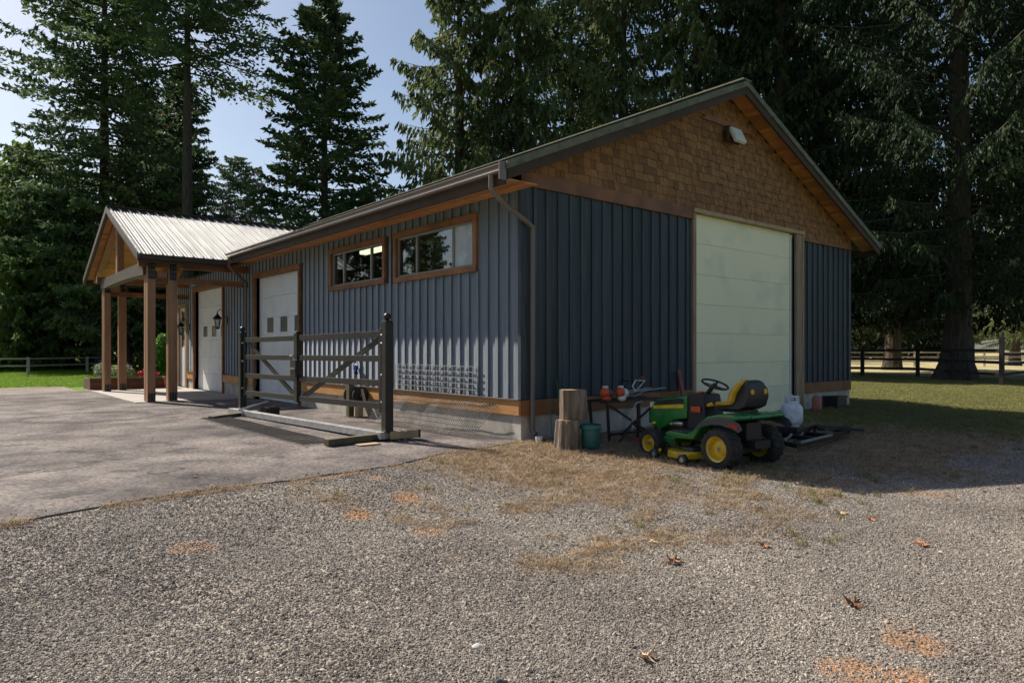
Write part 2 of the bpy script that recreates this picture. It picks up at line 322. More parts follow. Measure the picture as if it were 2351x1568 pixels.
def ground_material(name, kind):
    m = bpy.data.materials.new(name); m.use_nodes = True
    N = m.node_tree.nodes; L = m.node_tree.links; b = N['Principled BSDF']; b.inputs['Roughness'].default_value = .9; b.inputs['Specular IOR Level'].default_value = .25
    tc = N.new('ShaderNodeTexCoord'); P = tc.outputs['Object']
    def noise(s, d=4): n = N.new('ShaderNodeTexNoise'); n.inputs['Scale'].default_value = s; n.inputs['Detail'].default_value = d; L.new(P, n.inputs['Vector']); return n.outputs['Fac']
    def ramp(src, stops):
        c = N.new('ShaderNodeValToRGB'); e = c.color_ramp.elements; e[0].position = stops[0][0]; e[0].color = (*stops[0][1], 1); e[1].position = stops[-1][0]; e[1].color = (*stops[-1][1], 1)
        for p, q in stops[1:-1]: z = e.new(p); z.color = (*q, 1)
        L.new(src, c.inputs[0]); return c.outputs[0]
    def mix(f, a, c): x = N.new('ShaderNodeMix'); x.data_type = 'RGBA'; L.new(f, x.inputs[0]); L.new(a, x.inputs[6]); L.new(c, x.inputs[7]); return x.outputs[2]
    def mrange(s, a, c, lo=0, hi=1): r = N.new('ShaderNodeMapRange'); r.inputs[1].default_value = a; r.inputs[2].default_value = c; r.inputs[3].default_value = lo; r.inputs[4].default_value = hi; L.new(s, r.inputs[0]); return r.outputs[0]
    def mth(op, a, c):
        x = N.new('ShaderNodeMath'); x.operation = op
        for i, s in enumerate((a, c)):
            if isinstance(s, (int, float)): x.inputs[i].default_value = s
            else: L.new(s, x.inputs[i])
        return x.outputs[0]
    def bump(h, st, dist, prev=None):
        p = N.new('ShaderNodeBump'); p.inputs['Strength'].default_value = st; p.inputs['Distance'].default_value = dist; L.new(h, p.inputs['Height'])
        if prev: L.new(prev, p.inputs['Normal'])
        return p.outputs[0]
    if kind == 'gravel':
        vo = N.new('ShaderNodeTexVoronoi'); vo.inputs['Scale'].default_value = 52; L.new(P, vo.inputs['Vector'])
        sp = N.new('ShaderNodeSeparateColor'); L.new(vo.outputs['Color'], sp.inputs[0])
        base = ramp(sp.outputs[0], [(0, (.11, .094, .079)), (.4, (.24, .208, .176)), (.85, (.34, .30, .256)), (1, (.48, .44, .39))])
        big = ramp(noise(.45, 5), [(.35, (.70, .68, .68)), (.65, (1.08, 1.05, 1.0))])
        mm = N.new('ShaderNodeMix'); mm.data_type = 'RGBA'; mm.blend_type = 'MULTIPLY'; mm.inputs[0].default_value = 1; L.new(base, mm.inputs[6]); L.new(big, mm.inputs[7]); c = mm.outputs[2]
        def A(n): a = N.new('ShaderNodeAttribute'); a.attribute_name = n; return a.outputs['Fac']
        fine = noise(40, 6)
        straw = ramp(noise(70, 8), [(.30, (.10, .07, .045)), (.46, (.32, .225, .14)), (.60, (.52, .38, .24)), (.75, (.68, .53, .36))])
        f = mrange(mth('ADD', A('dry'), mth('MULTIPLY', mth('SUBTRACT', fine, .5), 1.5)), .42, .62); c = mix(f, c, straw)
        rs = ramp(noise(60, 6), [(.3, (.17, .085, .04)), (.6, (.42, .22, .105)), (.75, (.60, .38, .22))])
        f2 = mrange(mth('ADD', A('rust'), mth('MULTIPLY', mth('SUBTRACT', fine, .5), 1.6)), .45, .75); c = mix(f2, c, rs)
        gr = ramp(noise(50, 8), [(.3, (.05, .052, .026)), (.5, (.12, .13, .05)), (.7, (.24, .24, .11))])
        f3 = mrange(mth('ADD', A('green'), mth('MULTIPLY', mth('SUBTRACT', fine, .5), 1.2)), .4, .7); c = mix(f3, c, gr)
        L.new(c, b.inputs['Base Color'])
        h = mth('SUBTRACT', 1.0, vo.outputs['Distance'])
        n1 = bump(h, .7, .015); n2 = bump(noise(6, 5), .3, .05, n1); L.new(n2, b.inputs['Normal'])
    if kind == 'asphalt':
        base = ramp(noise(160, 4), [(.3, (.085, .079, .076)), (.55, (.185, .170, .162)), (.75, (.36, .335, .315))])
        big = ramp(noise(1.1, 9), [(.34, (.60, .56, .56)), (.5, (1.0, .96, .95)), (.66, (1.42, 1.34, 1.27))])
        mm = N.new('ShaderNodeMix'); mm.data_type = 'RGBA'; mm.blend_type = 'MULTIPLY'; mm.inputs[0].default_value = 1; L.new(base, mm.inputs[6]); L.new(big, mm.inputs[7]); c = mm.outputs[2]
        g2 = ramp(noise(.33, 6), [(.38, (.68, .66, .67)), (.56, (1.08, 1.05, 1.03))]); g3 = ramp(noise(24, 8), [(.35, (.60, .60, .60)), (.65, (1.35, 1.35, 1.35))])
        for g_ in (g2, g3):
            m2 = N.new('ShaderNodeMix'); m2.data_type = 'RGBA'; m2.blend_type = 'MULTIPLY'; m2.inputs[0].default_value = 1; L.new(c, m2.inputs[6]); L.new(g_, m2.inputs[7]); c = m2.outputs[2]
        st = mrange(noise(1.9, 7), .58, .66, 0, .6)
        dk = N.new('ShaderNodeRGB'); dk.outputs[0].default_value = (.040, .036, .038, 1); c = mix(st, c, dk.outputs[0])
        # tyre scuffs: arcs around a centre
        def scuff(cx_, cy_, r0, wd, st_):
            mp = N.new('ShaderNodeMapping'); mp.inputs['Location'].default_value = (-cx_, -cy_, 0); L.new(P, mp.inputs[0])
            wn = N.new('ShaderNodeVectorMath'); wn.operation = 'LENGTH'; L.new(mp.outputs[0], wn.inputs[0])
            dd = mth('ABSOLUTE', mth('SUBTRACT', mth('ADD', wn.outputs['Value'], mth('MULTIPLY', noise(2, 4), .5)), r0+.25), 0)
            return mth('MULTIPLY', mrange(dd, 0, wd, st_, 0), mrange(noise(9, 5), .35, .6))
        for px, py, r0, wd, s_ in ((*gp(210, 972), 1.2, .30, .95), (*gp(60, 1085), .9, .26, .95), (*gp(330, 965), 1.3, .25, .7)):
            c = mix(scuff(px, py, r0, wd, s_), c, dk.outputs[0])
        vc = N.new('ShaderNodeTexVoronoi'); vc.feature = 'DISTANCE_TO_EDGE'; vc.inputs['Scale'].default_value = .42
        wv = N.new('ShaderNodeVectorMath'); wv.operation = 'ADD'; nn = N.new('ShaderNodeTexNoise'); nn.inputs['Scale'].default_value = 1.7; nn.inputs['Detail'].default_value = 8; L.new(P, nn.inputs['Vector']); L.new(P, wv.inputs[0]); L.new(nn.outputs['Color'], wv.inputs[1]); L.new(wv.outputs[0], vc.inputs['Vector'])
        ck = mth('MULTIPLY', mrange(vc.outputs['Distance'], .004, .010, .8, 0), mrange(noise(.5, 3), .52, .60)); c = mix(ck, c, dk.outputs[0])
        L.new(c, b.inputs['Base Color']); b.inputs['Roughness'].default_value = .85; b.inputs['Specular IOR Level'].default_value = .12
        L.new(bump(noise(120, 3), .5, .006), b.inputs['Normal'])
    if kind == 'ground':
        sx = N.new('ShaderNodeSeparateXYZ'); L.new(P, sx.inputs[0])
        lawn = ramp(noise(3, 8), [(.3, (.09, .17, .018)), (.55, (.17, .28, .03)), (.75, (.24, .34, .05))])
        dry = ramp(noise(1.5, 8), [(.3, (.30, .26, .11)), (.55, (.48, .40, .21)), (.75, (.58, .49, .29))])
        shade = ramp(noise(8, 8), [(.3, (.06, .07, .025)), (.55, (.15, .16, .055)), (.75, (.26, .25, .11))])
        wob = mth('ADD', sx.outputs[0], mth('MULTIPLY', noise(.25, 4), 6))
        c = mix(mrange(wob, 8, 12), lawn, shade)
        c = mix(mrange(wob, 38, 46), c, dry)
        L.new(c, b.inputs['Base Color']); L.new(bump(noise(14, 5), .6, .1), b.inputs['Normal'])
    return m
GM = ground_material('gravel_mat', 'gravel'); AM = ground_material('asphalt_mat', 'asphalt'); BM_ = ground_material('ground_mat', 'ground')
def coarse(a, b, n): return np.linspace(a, b, n)
gxs = np.unique(np.concatenate([coarse(-600, 900, 60), [-15.95, -15.85, 23.85, 23.95]])); gys = np.unique(np.concatenate([coarse(-400, 1000, 60), [-14.95, -14.85, 2.8, 3.2, 5.85, 5.95]]))
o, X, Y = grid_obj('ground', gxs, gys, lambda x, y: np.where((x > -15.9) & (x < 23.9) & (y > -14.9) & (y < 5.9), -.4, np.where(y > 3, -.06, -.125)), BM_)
def lay(x, y):      # the gravel dips under the asphalt and the building
    z = hgt(x, y); inside = ((y > edge_y(x)+.03) & (x < .02) & (y < 21)) | ((x > 0) & (x < 11.4) & (y > .05)); return np.where(inside, -.03, z)
gx = np.arange(-16, 24.01, .1); gy = np.arange(-15, 6.01, .1)
gravel, X, Y = grid_obj('gravel_yard', gx, gy, lay, GM)
dry, rust, green = masks(X, Y); attr(gravel.data, 'dry', dry); attr(gravel.data, 'rust', rust); attr(gravel.data, 'green', green)
# asphalt apron: a slab with its own edge
apoly = [(x, float(edge_y(x)+.02*math.sin(x*3.1)+.012*math.sin(x*9.7))) for x in np.arange(-30, -.01, .12)]+[(-.01, -.12), (-.01, 12.38), (-3.06, 12.38), (-3.06, 19.7), (-5.6, 19.0), (-30, 14.5)]
mb = MB(); n = len(apoly)
mb.add([(x, y, .014) for x, y in apoly]+[(x, y, -.05) for x, y in apoly], [tuple(range(n))]+[(i, i+n, (i+1) % n+n, (i+1) % n) for i in range(n)])
MATS['asphalt_mat'] = AM; MATS['gravel_mat'] = GM
mb.build('asphalt', 'asphalt_mat', kind='structure')
MB().box(-3.05, .0, 12.4, 20.9, -.05, .035).build('concrete_slab', 'slab', kind='structure')
# gravel path beyond the apron
gpth, X, Y = grid_obj('gravel_path', np.arange(-30, -3.0, .3), np.arange(14, 27, .3), lambda x, y: x*0-.012, GM, keep=lambda x, y: (y > 14.5+(x+30)*.17) & (y < 24.4+.25*np.sin(x*.9)-(x+6)*.05))
attr(gpth.data, 'dry', X*0+.18); attr(gpth.data, 'rust', X*0); attr(gpth.data, 'green', X*0)

# scatter helper: instances on points, several source shapes, real geometry
def scatter(name, pts, rots, scl, shapes, parent=None, kindv='stuff', label=None):
    me = bpy.data.meshes.new(name); me.vertices.add(len(pts)); me.vertices.foreach_set('co', np.asarray(pts, np.float32).ravel())
    a = me.attributes.new('rot', 'FLOAT_VECTOR', 'POINT'); a.data.foreach_set('vector', np.asarray(rots, np.float32).ravel())
    a = me.attributes.new('scl', 'FLOAT_VECTOR', 'POINT'); a.data.foreach_set('vector', np.asarray(scl, np.float32).ravel())
    a = me.attributes.new('idx', 'INT', 'POINT'); a.data.foreach_set('value', rng.integers(0, len(shapes), len(pts)).astype(np.int32))
    o = bpy.data.objects.new(name, me); COL.objects.link(o); o['kind'] = kindv
    c = bpy.data.collections.new(name+'_shapes')
    for i, s in enumerate(shapes): so = bpy.data.objects.new('%s_shape' % name, s); c.objects.link(so)
    g = bpy.data.node_groups.new(name+'_nodes', 'GeometryNodeTree')
    g.interface.new_socket('Geometry', in_out='INPUT', socket_type='NodeSocketGeometry'); g.interface.new_socket('Geometry', in_out='OUTPUT', socket_type='NodeSocketGeometry')
    N = g.nodes; L = g.links; gi = N.new('NodeGroupInput'); go = N.new('NodeGroupOutput'); ip = N.new('GeometryNodeInstanceOnPoints')
    ci = N.new('GeometryNodeCollectionInfo'); ci.inputs['Collection'].default_value = c; ci.inputs['Separate Children'].default_value = True; ci.inputs['Reset Children'].default_value = True
    def na(nm, t): x = N.new('GeometryNodeInputNamedAttribute'); x.data_type = t; x.inputs['Name'].default_value = nm; return x.outputs['Attribute']
    L.new(gi.outputs[0], ip.inputs['Points']); L.new(ci.outputs[0], ip.inputs['Instance']); ip.inputs['Pick Instance'].default_value = True
    L.new(na('idx', 'INT'), ip.inputs['Instance Index']); L.new(na('scl', 'FLOAT_VECTOR'), ip.inputs['Scale'])
    L.new(na('rot', 'FLOAT_VECTOR'), ip.inputs['Rotation']); L.new(ip.outputs[0], go.inputs[0])
    md = o.modifiers.new('scatter', 'NODES'); md.node_group = g
    return o
def stone_mat():
    m = bpy.data.materials.new('stone'); m.use_nodes = True; N = m.node_tree.nodes; L = m.node_tree.links; b = N['Principled BSDF']; b.inputs['Roughness'].default_value = .85; b.inputs['Specular IOR Level'].default_value = .3
    oi = N.new('ShaderNodeObjectInfo'); c = N.new('ShaderNodeValToRGB'); e = c.color_ramp.elements
    e[0].color = (.13, .11, .094, 1); e[1].color = (.60, .55, .49, 1); e[1].position = 1
    for p, q in ((.3, (.24, .217, .19, 1)), (.7, (.335, .305, .27, 1)), (.93, (.42, .39, .35, 1))): z = e.new(p); z.color = q
    L.new(oi.outputs['Random'], c.inputs[0]); tc = N.new('ShaderNodeTexCoord'); no = N.new('ShaderNodeTexNoise'); no.inputs['Scale'].default_value = 3; L.new(tc.outputs['Object'], no.inputs['Vector'])
    mx = N.new('ShaderNodeMix'); mx.data_type = 'RGBA'; mx.blend_type = 'MULTIPLY'; mx.inputs[0].default_value = .5; L.new(c.outputs[0], mx.inputs[6]); L.new(no.outputs[0], mx.inputs[7]); 
    ge = N.new('ShaderNodeNewGeometry'); n2 = N.new('ShaderNodeTexNoise'); n2.inputs['Scale'].default_value = .8; n2.inputs['Detail'].default_value = 7; L.new(ge.outputs['Position'], n2.inputs['Vector'])
    r2 = N.new('ShaderNodeValToRGB'); r2.color_ramp.elements[0].position = .36; r2.color_ramp.elements[0].color = (.74, .69, .66, 1); r2.color_ramp.elements[1].position = .62; r2.color_ramp.elements[1].color = (1.12, 1.08, 1.03, 1); L.new(n2.outputs[0], r2.inputs[0])
    mx.inputs[0].default_value = 1; L.new(r2.outputs[0], mx.inputs[7]); L.new(mx.outputs[2], b.inputs['Base Color'])
    return m
MATS['stone'] = stone_mat()
stones = []
for k in range(5):
    r_ = random.Random(k); m_ = MB(); m_.ball((0, 0, 0), .5, 3)
    m_.v = [(x*(1+r_.uniform(-.28, .28)), y*(.8+r_.uniform(-.22, .22)), z*(.62+r_.uniform(-.15, .15))) for x, y, z in m_.v]
    stones.append(m_.mesh('stone', 'stone'))
def cam_fan(n, dmin, dmax, power, amax=.80):
    u = rng.random(n)**power; d = dmin+(dmax-dmin)*u; a = rng.uniform(-amax, amax, n)
    return CAMP[0]+d*(FW[0]+a*RT[0]), CAMP[1]+d*(FW[1]+a*RT[1]), d
x, y, d = cam_fan(430000, 2.6, 10.5, 1.2)
dr, ru, gr = masks(x, y)
ok = ((y < edge_y(x)-.02+rng.normal(0, .03, len(x))+np.where(rng.random(len(x)) < .05, rng.exponential(.22, len(x)), 0)) | (x > .1)) & (y < -.2) & (rng.random(len(x)) > .75*dr+.5*ru+.6*gr) & (rng.random(len(x)) < .25+.75*fbm(x, y, 1.3, 55)+.3)
x, y, d = x[ok], y[ok], d[ok]; n = len(x)
s = rng.lognormal(math.log(.0086), .38, n)*(1+.03*d)
scatter('gravel', np.stack([x, y, np.where((y > edge_y(x)) & (x < 0), .016, hgt(x, y))+s*.12], 1), rng.uniform(0, 6.28, (n, 3))*[.15, .15, 1], np.stack([s]*3, 1), stones)

def blade_tuft(name, m, nb, h, spread, seed, wd=.004, bend=.5, flat=0):
    r_ = np.random.default_rng(seed); vs = []; fs = []; va = []
    for i in range(nb):
        a = r_.uniform(0, 6.28); px, py = r_.normal(0, spread, 2); l = h*r_.uniform(.5, 1.2); b = bend*r_.uniform(.3, 1.5)
        dx, dy = math.cos(a), math.sin(a); sx_, sy_ = -dy*wd/2, dx*wd/2; k = len(vs); zz = 1-flat
        p1 = (px+dx*b*l*.25, py+dy*b*l*.25, l*.55*zz+.003); p2 = (px+dx*b*l, py+dy*b*l, l*zz*.9+.004)
        vs += [(px-sx_, py-sy_, -.005), (px+sx_, py+sy_, -.005), (p1[0]+sx_*.9, p1[1]+sy_*.9, p1[2]), (p1[0]-sx_*.9, p1[1]-sy_*.9, p1[2]), p2]
        fs += [(k, k+1, k+2, k+3), (k+3, k+2, k+4)]; va += [r_.random()]*5
    me = bpy.data.meshes.new(name); me.from_pydata(vs, [], fs); me.materials.append(MATS[m]); attr(me, 'v', va); return me
# straw and dead grass over the dry ground
dryshapes = [blade_tuft('straw', 'dry_blades', 16, .05, .035, k, .004, 1.6, .55) for k in range(5)]
x, y, d = cam_fan(150000, 3.0, 17, 1.0)
dr, ru, gr = masks(x, y)
ok = ((y < edge_y(x)+.02) | (x > .1)) & ((y < -.1)) & (x < 14) & (rng.random(len(x)) < np.clip(dr*1.25-.12, 0, 1)*(.3+fbm(x, y, 2.5, 66))) & (gr < .8)
x, y = x[ok], y[ok]; n = len(x); s = rng.uniform(.5, 1.35, n)
scatter('dry_grass', np.stack([x, y, hgt(x, y)], 1), np.stack([rng.normal(0, .25, n), rng.normal(0, .25, n), rng.uniform(0, 6.28, n)], 1), np.stack([s]*3, 1), dryshapes)
# tiny green weeds in the gravel, greener towards the right
gshapes = [blade_tuft('weed', 'shade_blades', 22, .075, .03, 40+k, .005, .9, .1) for k in range(3)]
x, y, d = cam_fan(60000, 5.5, 30, .8, .85)
dr, ru, gr = masks(x, y)
pk = np.where(gr > .25, .75*gr, np.where(fbm(x, y, 1.9, 88) > .68, .35*(x > -3), .004))
ok = ((x > .1)|(y < edge_y(x)-.05)) & ((y < -.15)|(x > 11.6)) & (rng.random(len(x)) < pk)
x, y = x[ok], y[ok]; n = len(x); s = rng.uniform(.5, 1.2, n)
scatter('weeds', np.stack([x, y, np.where((x > 24)|(y > 6), -.06, hgt(x, y))], 1), np.stack([x*0, x*0, rng.uniform(0, 6.28, n)], 1), np.stack([s]*3, 1), gshapes)
lshapes = [blade_tuft('lawn_tuft', 'lawn_blades', 26, .10, .09, 60+k, .012, .6) for k in range(4)]
n = 34000; x = rng.uniform(-32, 9, n); y = rng.uniform(24.2, 62, n); ok = (y > 24.3-(x+6)*.05) & ((x < 2.5)|(y > 22.5)) & (np.hypot(x-CAMP[0], y-CAMP[1]) < 72); x, y = x[ok], y[ok]; n = len(x); s = rng.uniform(.5, 1.1, n)
scatter('lawn_grass', np.stack([x, y, x*0-.06], 1), np.stack([x*0, x*0, rng.uniform(0, 6.28, n)], 1), np.stack([s]*3, 1), lshapes)
n = 26000; x = rng.uniform(12, 34, n); y = rng.uniform(-12, 12, n); s = rng.uniform(.5, 1.2, n)
scatter('shade_grass', np.stack([x, y, np.where((x > 24)|(y > 6), -.06, hgt(x, y))], 1), np.stack([x*0, x*0, rng.uniform(0, 6.28, n)], 1), np.stack([s]*3, 1),
        [blade_tuft('grass_tuft', 'yard_blades', 22, .07, .07, 80+k, .010, .7) for k in range(3)])

# ------------------------------------------------------------------ the workshop building
WID, LEN, WH = 11.42, 21.2, 4.12
PITCH = .432; OV = .48; EV = .70
def roof_z(x): return 4.17+PITCH*((x if x < WID/2 else WID-x)+.80)      # top of the roof
B = thing('workshop_building', 'long blue board and batten workshop with shingled gable, tall roller doors and timber porch', 'building', (0, 0, 0))
# foundation and slab
for q in ((0, 4.52, 0, .2), (8.9, WID, 0, .2), (0, .2, .2, 8.78), (0, .2, 11.95, 14.94), (0, .2, 18.12, 19.1), (0, .2, 20.72, LEN), (WID-.2, WID, .2, LEN)): MB().box(*q, -.1, .4).build('foundation', 'concrete', B)
MB().box(4.52, 8.9, .0, .2, -.1, .018).build('threshold', 'concrete', B)
MB().box(.2, WID-.2, .2, LEN, -.1, .03).build('floor', 'concrete', B)
# backing walls: left wall with its openings
def wall_left():
    m = MB(); x0, x1 = .03, .18; lo, hi = .40, WH
    opn = [(1.24, 3.86, 2.9, 3.7), (4.40, 6.86, 2.9, 3.7), (8.78, 11.95, 0, 3.55), (14.94, 18.12, 0, 3.55), (19.14, 20.7, 0, 3.12)]
    y = 0.0
    for a, b_, c, d_ in opn:
        m.box(x0, x1, y, a, lo, hi)
        if c > lo: m.box(x0, x1, a, b_, lo, c)
        m.box(x0, x1, a, b_, d_, hi); y = b_
    m.box(x0, x1, y, LEN, lo, hi); return m
wall_left().build('wall', 'stain_back', B)
for q in ((.18, 4.62, .03, .18, .40), (8.5, WID-.18, .03, .18, .4), (WID-.18, WID, .03, LEN, .4), (.18, WID-.18, LEN-.18, LEN, .03)): MB().box(*q, WH).build('wall', 'stain_back', B)
MB().prism([(.05, 4.23), (WID-.05, 4.23), (WID-.05, roof_z(WID)-.12), (WID/2, roof_z(WID/2)-.12), (.05, roof_z(0)-.12)], .03, .15, 'y').build('gable_wall', 'cedar_trim', B)
MB().prism([(.05, 4.0), (WID-.05, 4.0), (WID/2, roof_z(WID/2)-.12)], LEN-.15, LEN-.03, 'y').build('gable_wall', 'cedar_trim', B)
# siding boards and battens
bd = .27
board = unit_box('board', 'stain_lit', .02, bd-.012, 1); batten = unit_box('batten', 'stain_lit', .030, .075, 1)
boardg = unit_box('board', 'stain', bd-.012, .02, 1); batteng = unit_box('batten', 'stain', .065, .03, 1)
openL = [(1.13, 3.97, 2.80, 3.80), (4.29, 6.97, 2.82, 3.80), (8.68, 12.07, 0, 3.68), (14.84, 18.24, 0, 3.68), (19.0, 20.9, 0, 3.2)]
def spans(p, hw, ops, lo, hi):
    s = [(lo, hi)]
    for a, b_, c, d_ in ops:
        if p+hw > a+.001 and p-hw < b_-.001: s = [(lo, c), (d_, hi)] if c > lo else [(d_, hi)]
    return [(a, b_) for a, b_ in s if b_-a > .05]
k = 0; y = .2
while y < LEN-.05:
    for a, b_ in spans(y, bd/2-.02, openL, .66, 4.05): piece('board', board, (.02, y, a), B, scale=(1, 1, b_-a))
    for a, b_ in spans(y+bd/2, .02, openL, .665, 4.05): piece('batten', batten, (-.005, y+bd/2, a), B, scale=(1, 1, b_-a))
    y += bd
openG = [(4.50, 8.92, 0, 4.3)]
x = .16
while x < WID-.05:
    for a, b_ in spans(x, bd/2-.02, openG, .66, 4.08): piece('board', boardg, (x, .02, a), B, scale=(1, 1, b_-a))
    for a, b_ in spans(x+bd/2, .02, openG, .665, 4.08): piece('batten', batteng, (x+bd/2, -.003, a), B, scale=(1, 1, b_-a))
    x += bd
MB().box(-.03, .10, -.03, .04, .66, 4.05).build('corner_board', 'stain', B)
MB().box(WID-.1, WID+.02, -.03, .02, .66, 4.05).build('corner_board', 'stain', B)
# skirt boards with a drip edge
for a, b_ in ((0, 2.9), (2.905, 6.1), (6.105, 8.66), (12.08, 14.82), (18.26, 19.0), (20.9, LEN)):
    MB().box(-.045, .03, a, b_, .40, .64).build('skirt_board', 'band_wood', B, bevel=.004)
    MB().box(-.075, .0, a, b_, .642, .66).build('drip_edge', 'gutter_metal', B)
for a, b_ in ((.0, 4.5), (8.92, WID)):
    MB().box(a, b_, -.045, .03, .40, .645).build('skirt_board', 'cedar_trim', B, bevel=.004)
# rim beam over the gable wall left of the door
MB().box(-.03, 4.52, -.05, .02, 4.07, 4.30).build('beam', 'cedar_trim', B, bevel=.005)
MB().box(8.92, WID+.02, -.05, .02, 4.08, 4.14).build('beam', 'cedar_trim', B)
# shingles, row after row, each its own piece; the far ones joined
EXP = .150; rows = []; z = 4.30; r_ = random.Random(3)
while z < roof_z(WID/2)-.35:
    half = (roof_z(WID/2)-.16-z-.06)/PITCH; xa, xb = WID/2-half, WID/2+half
    if z < 4.33: xa = 0
    xx = max(xa, .0)+.02
    while xx < min(xb, WID)-.05:
        wd = r_.uniform(.09, .19); wd = min(wd, min(xb, WID)-xx)
        if wd > .05: rows.append((xx, wd, z))
        xx += wd+.007
    z += EXP
for x0_, x1_ in ((8.95, WID),):
    xx = x0_
    while xx < x1_: rows.append((xx, .15, 4.145)); xx += .157
rows = [q for q in rows if not (4.145 == q[2] and q[0] < 8.9)]
sh = MB().add([(-.5, -.024, 0), (.5, -.024, 0), (.5, .004, 0), (-.5, .004, 0), (-.5, -.004, 1), (.5, -.004, 1), (.5, .004, 1), (-.5, .004, 1)], [(3,2,1,0),(4,5,6,7),(0,1,5,4),(1,2,6,5),(2,3,7,6),(3,0,4,7)]).mesh('shingle', 'shingle_wood')
rows.sort(key=lambda q: math.hypot(q[0]-CAMP[0], CAMP[1]))
rest = MB()
for i, (xx, wd, z) in enumerate(rows):
    jz = r_.uniform(-.016, .016); jy = r_.uniform(-.006, .004)
    if i < 300: piece('shingle', sh, (xx+wd/2, .012+jy-.01, z+jz), B, scale=(wd, 1, EXP+.03))
    else:
        xa, xb, zz, yy = xx, xx+wd, z+jz, .002+jy
        rest.add([(xa, yy-.024, zz), (xb, yy-.024, zz), (xb, yy+.004, zz), (xa, yy+.004, zz), (xa, yy-.004, zz+EXP+.03), (xb, yy-.004, zz+EXP+.03), (xb, yy+.004, zz+EXP+.03), (xa, yy+.004, zz+EXP+.03)], [(3,2,1,0),(4,5,6,7),(0,1,5,4),(1,2,6,5),(2,3,7,6),(3,0,4,7)])
# colour of the joined shingles varies through position noise
mat('shingle_rest', (.38, .185, .068), (.18, .078, .028), .75, 1.0, .8, 40, stretch=(6.5, 3, 6), rnd=.0, c3=(.25, .15, .08), c3amt=.45, c3scale=4, detail=1)
rest.build('shingle', 'shingle_rest', B, kind='stuff')
# peak: small boxed collar
zc = roof_z(WID/2)-.62
MB().prism([(WID/2-.98, zc-.22), (WID/2+.98, zc-.22), (WID/2+.72, zc-.10), (WID/2-.72, zc-.10)], -.07, -.02, 'y').build('collar_board', 'cedar_trim', B)
# roof slabs
def slope(m, x0, x1, y0, y1, t0, t1): # between depth t0..t1 under the roof top
    z0, z1 = roof_z(x0), roof_z(x1)
    return m.prism([(x0, z0-t0), (x1, z1-t0), (x1, z1-t1), (x0, z0-t1)], y0, y1, 'y')
slope(slope(MB(), -EV, WID/2, -OV, LEN+OV, 0, .05), WID/2, WID+EV, -OV, LEN+OV, 0, .05).build('roof', 'roof_edge', B)
for sx0, sx1 in ((-EV, WID/2), (WID/2, WID+EV)):
    slope(MB(), sx0, sx1, -OV-.03, -OV-.002, -.02, .10).build('rake_trim', 'roof_edge', B)
    slope(MB(), sx0+.01, sx1, -OV+.0, -OV+.045, .102, .26).build('barge_board', 'dark_brown', B)
# ribs of the metal roof, standing up along the slope
for sx0, sx1 in ((-EV, WID/2),):
    rb = MB(); q = 0
    for yy in np.arange(-OV+.1, LEN+OV, .3): slope(rb, sx0, sx1, yy, yy+.03, -.03, .0)
    rb.build('roof_rib', 'roof_edge', B, kind='stuff')
MB().beam((WID/2, -OV-.03, roof_z(WID/2)+.03), (WID/2, LEN+OV, roof_z(WID/2)+.03), .3, .03).build('ridge_cap', 'roof_edge', B)
# rake soffit planks running out from the wall, one by one
sp = unit_box('soffit_plank', 'soffit_wood', .115, OV-.05, .014)
ang = math.atan(PITCH)
xx = -EV+.1
while xx < WID+EV-.05:
    if abs(xx-WID/2) > .05:
        piece('soffit_plank', sp, (xx, -OV/2+.02, roof_z(xx)-.105), B, rot=(0, -ang if xx < WID/2 else ang, 0))
    xx += .112
# eave soffit planks, long, with pale strips painting sunlight caught along joints
for i in range(5):
    x0_ = -EV+.06+i*.122
    for y0_, y1_ in ((-OV+.05, 3.9), (3.905, 8.2), (8.205, 12.0)):
        MB().box(x0_, x0_+.117, y0_, y1_, 3.985+.0*i, 4.0).build('soffit_plank', 'soffit_wood', B)
for yy in np.arange(1.1, 12, 1.22): MB().box(-EV+.06, -.02, yy, yy+.03, 3.97, 3.984).build('soffit_glint', 'pale_wood', B)
# fascia and gutter
MB().box(-EV+.0, -EV+.05, -OV+.05, 12.0, 3.91, 4.16).build('fascia', 'dark_brown', B)
def gutter(x, y0, y1, z):
    pr = [(x, z), (x-.075, z), (x-.095, z+.03), (x-.085, z+.07), (x-.115, z+.11), (x-.115, z+.125), (x-.10, z+.125), (x-.10, z+.115), (x-.07, z+.07), (x-.08, z+.03), (x-.07, z+.012), (x-.012, z+.012), (x-.012, z+.125), (x, z+.125)]
    return MB().prism(pr, y0, y1, 'y')
gutter(-EV, -OV+.02, 12.05, 4.065).build('gutter', 'gutter_metal', B)
MB().box(-EV-.125, -EV+.03, -OV-.0, -OV+.018, 3.95, 4.22).build('gutter_cap', 'gutter_metal', B)
MB().box(WID+EV-.03, WID+EV, -OV+.05, LEN, 3.95, 4.1).build('fascia', 'dark_brown', B)
def spout(name, pts): MB().tube(pts, .042, 8).build(name, 'gutter_metal', B, smooth=True)
spout('downspout', [(-.76, -.2, 4.07), (-.76, -.2, 3.88), (-.70, -.19, 3.82), (-.45, -.14, 3.68), (.06, -.10, 3.47), (.17, -.09, 3.40), (.17, -.085, 3.28), (.17, -.085, .16), (.18, -.16, .1)])
spout('downspout', [(-.76, 11.9, 4.07), (-.76, 11.95, 3.86), (-.68, 12.0, 3.78), (-.16, 12.5, 3.50), (-.09, 12.55, 3.42), (-.09, 12.55, .1)])
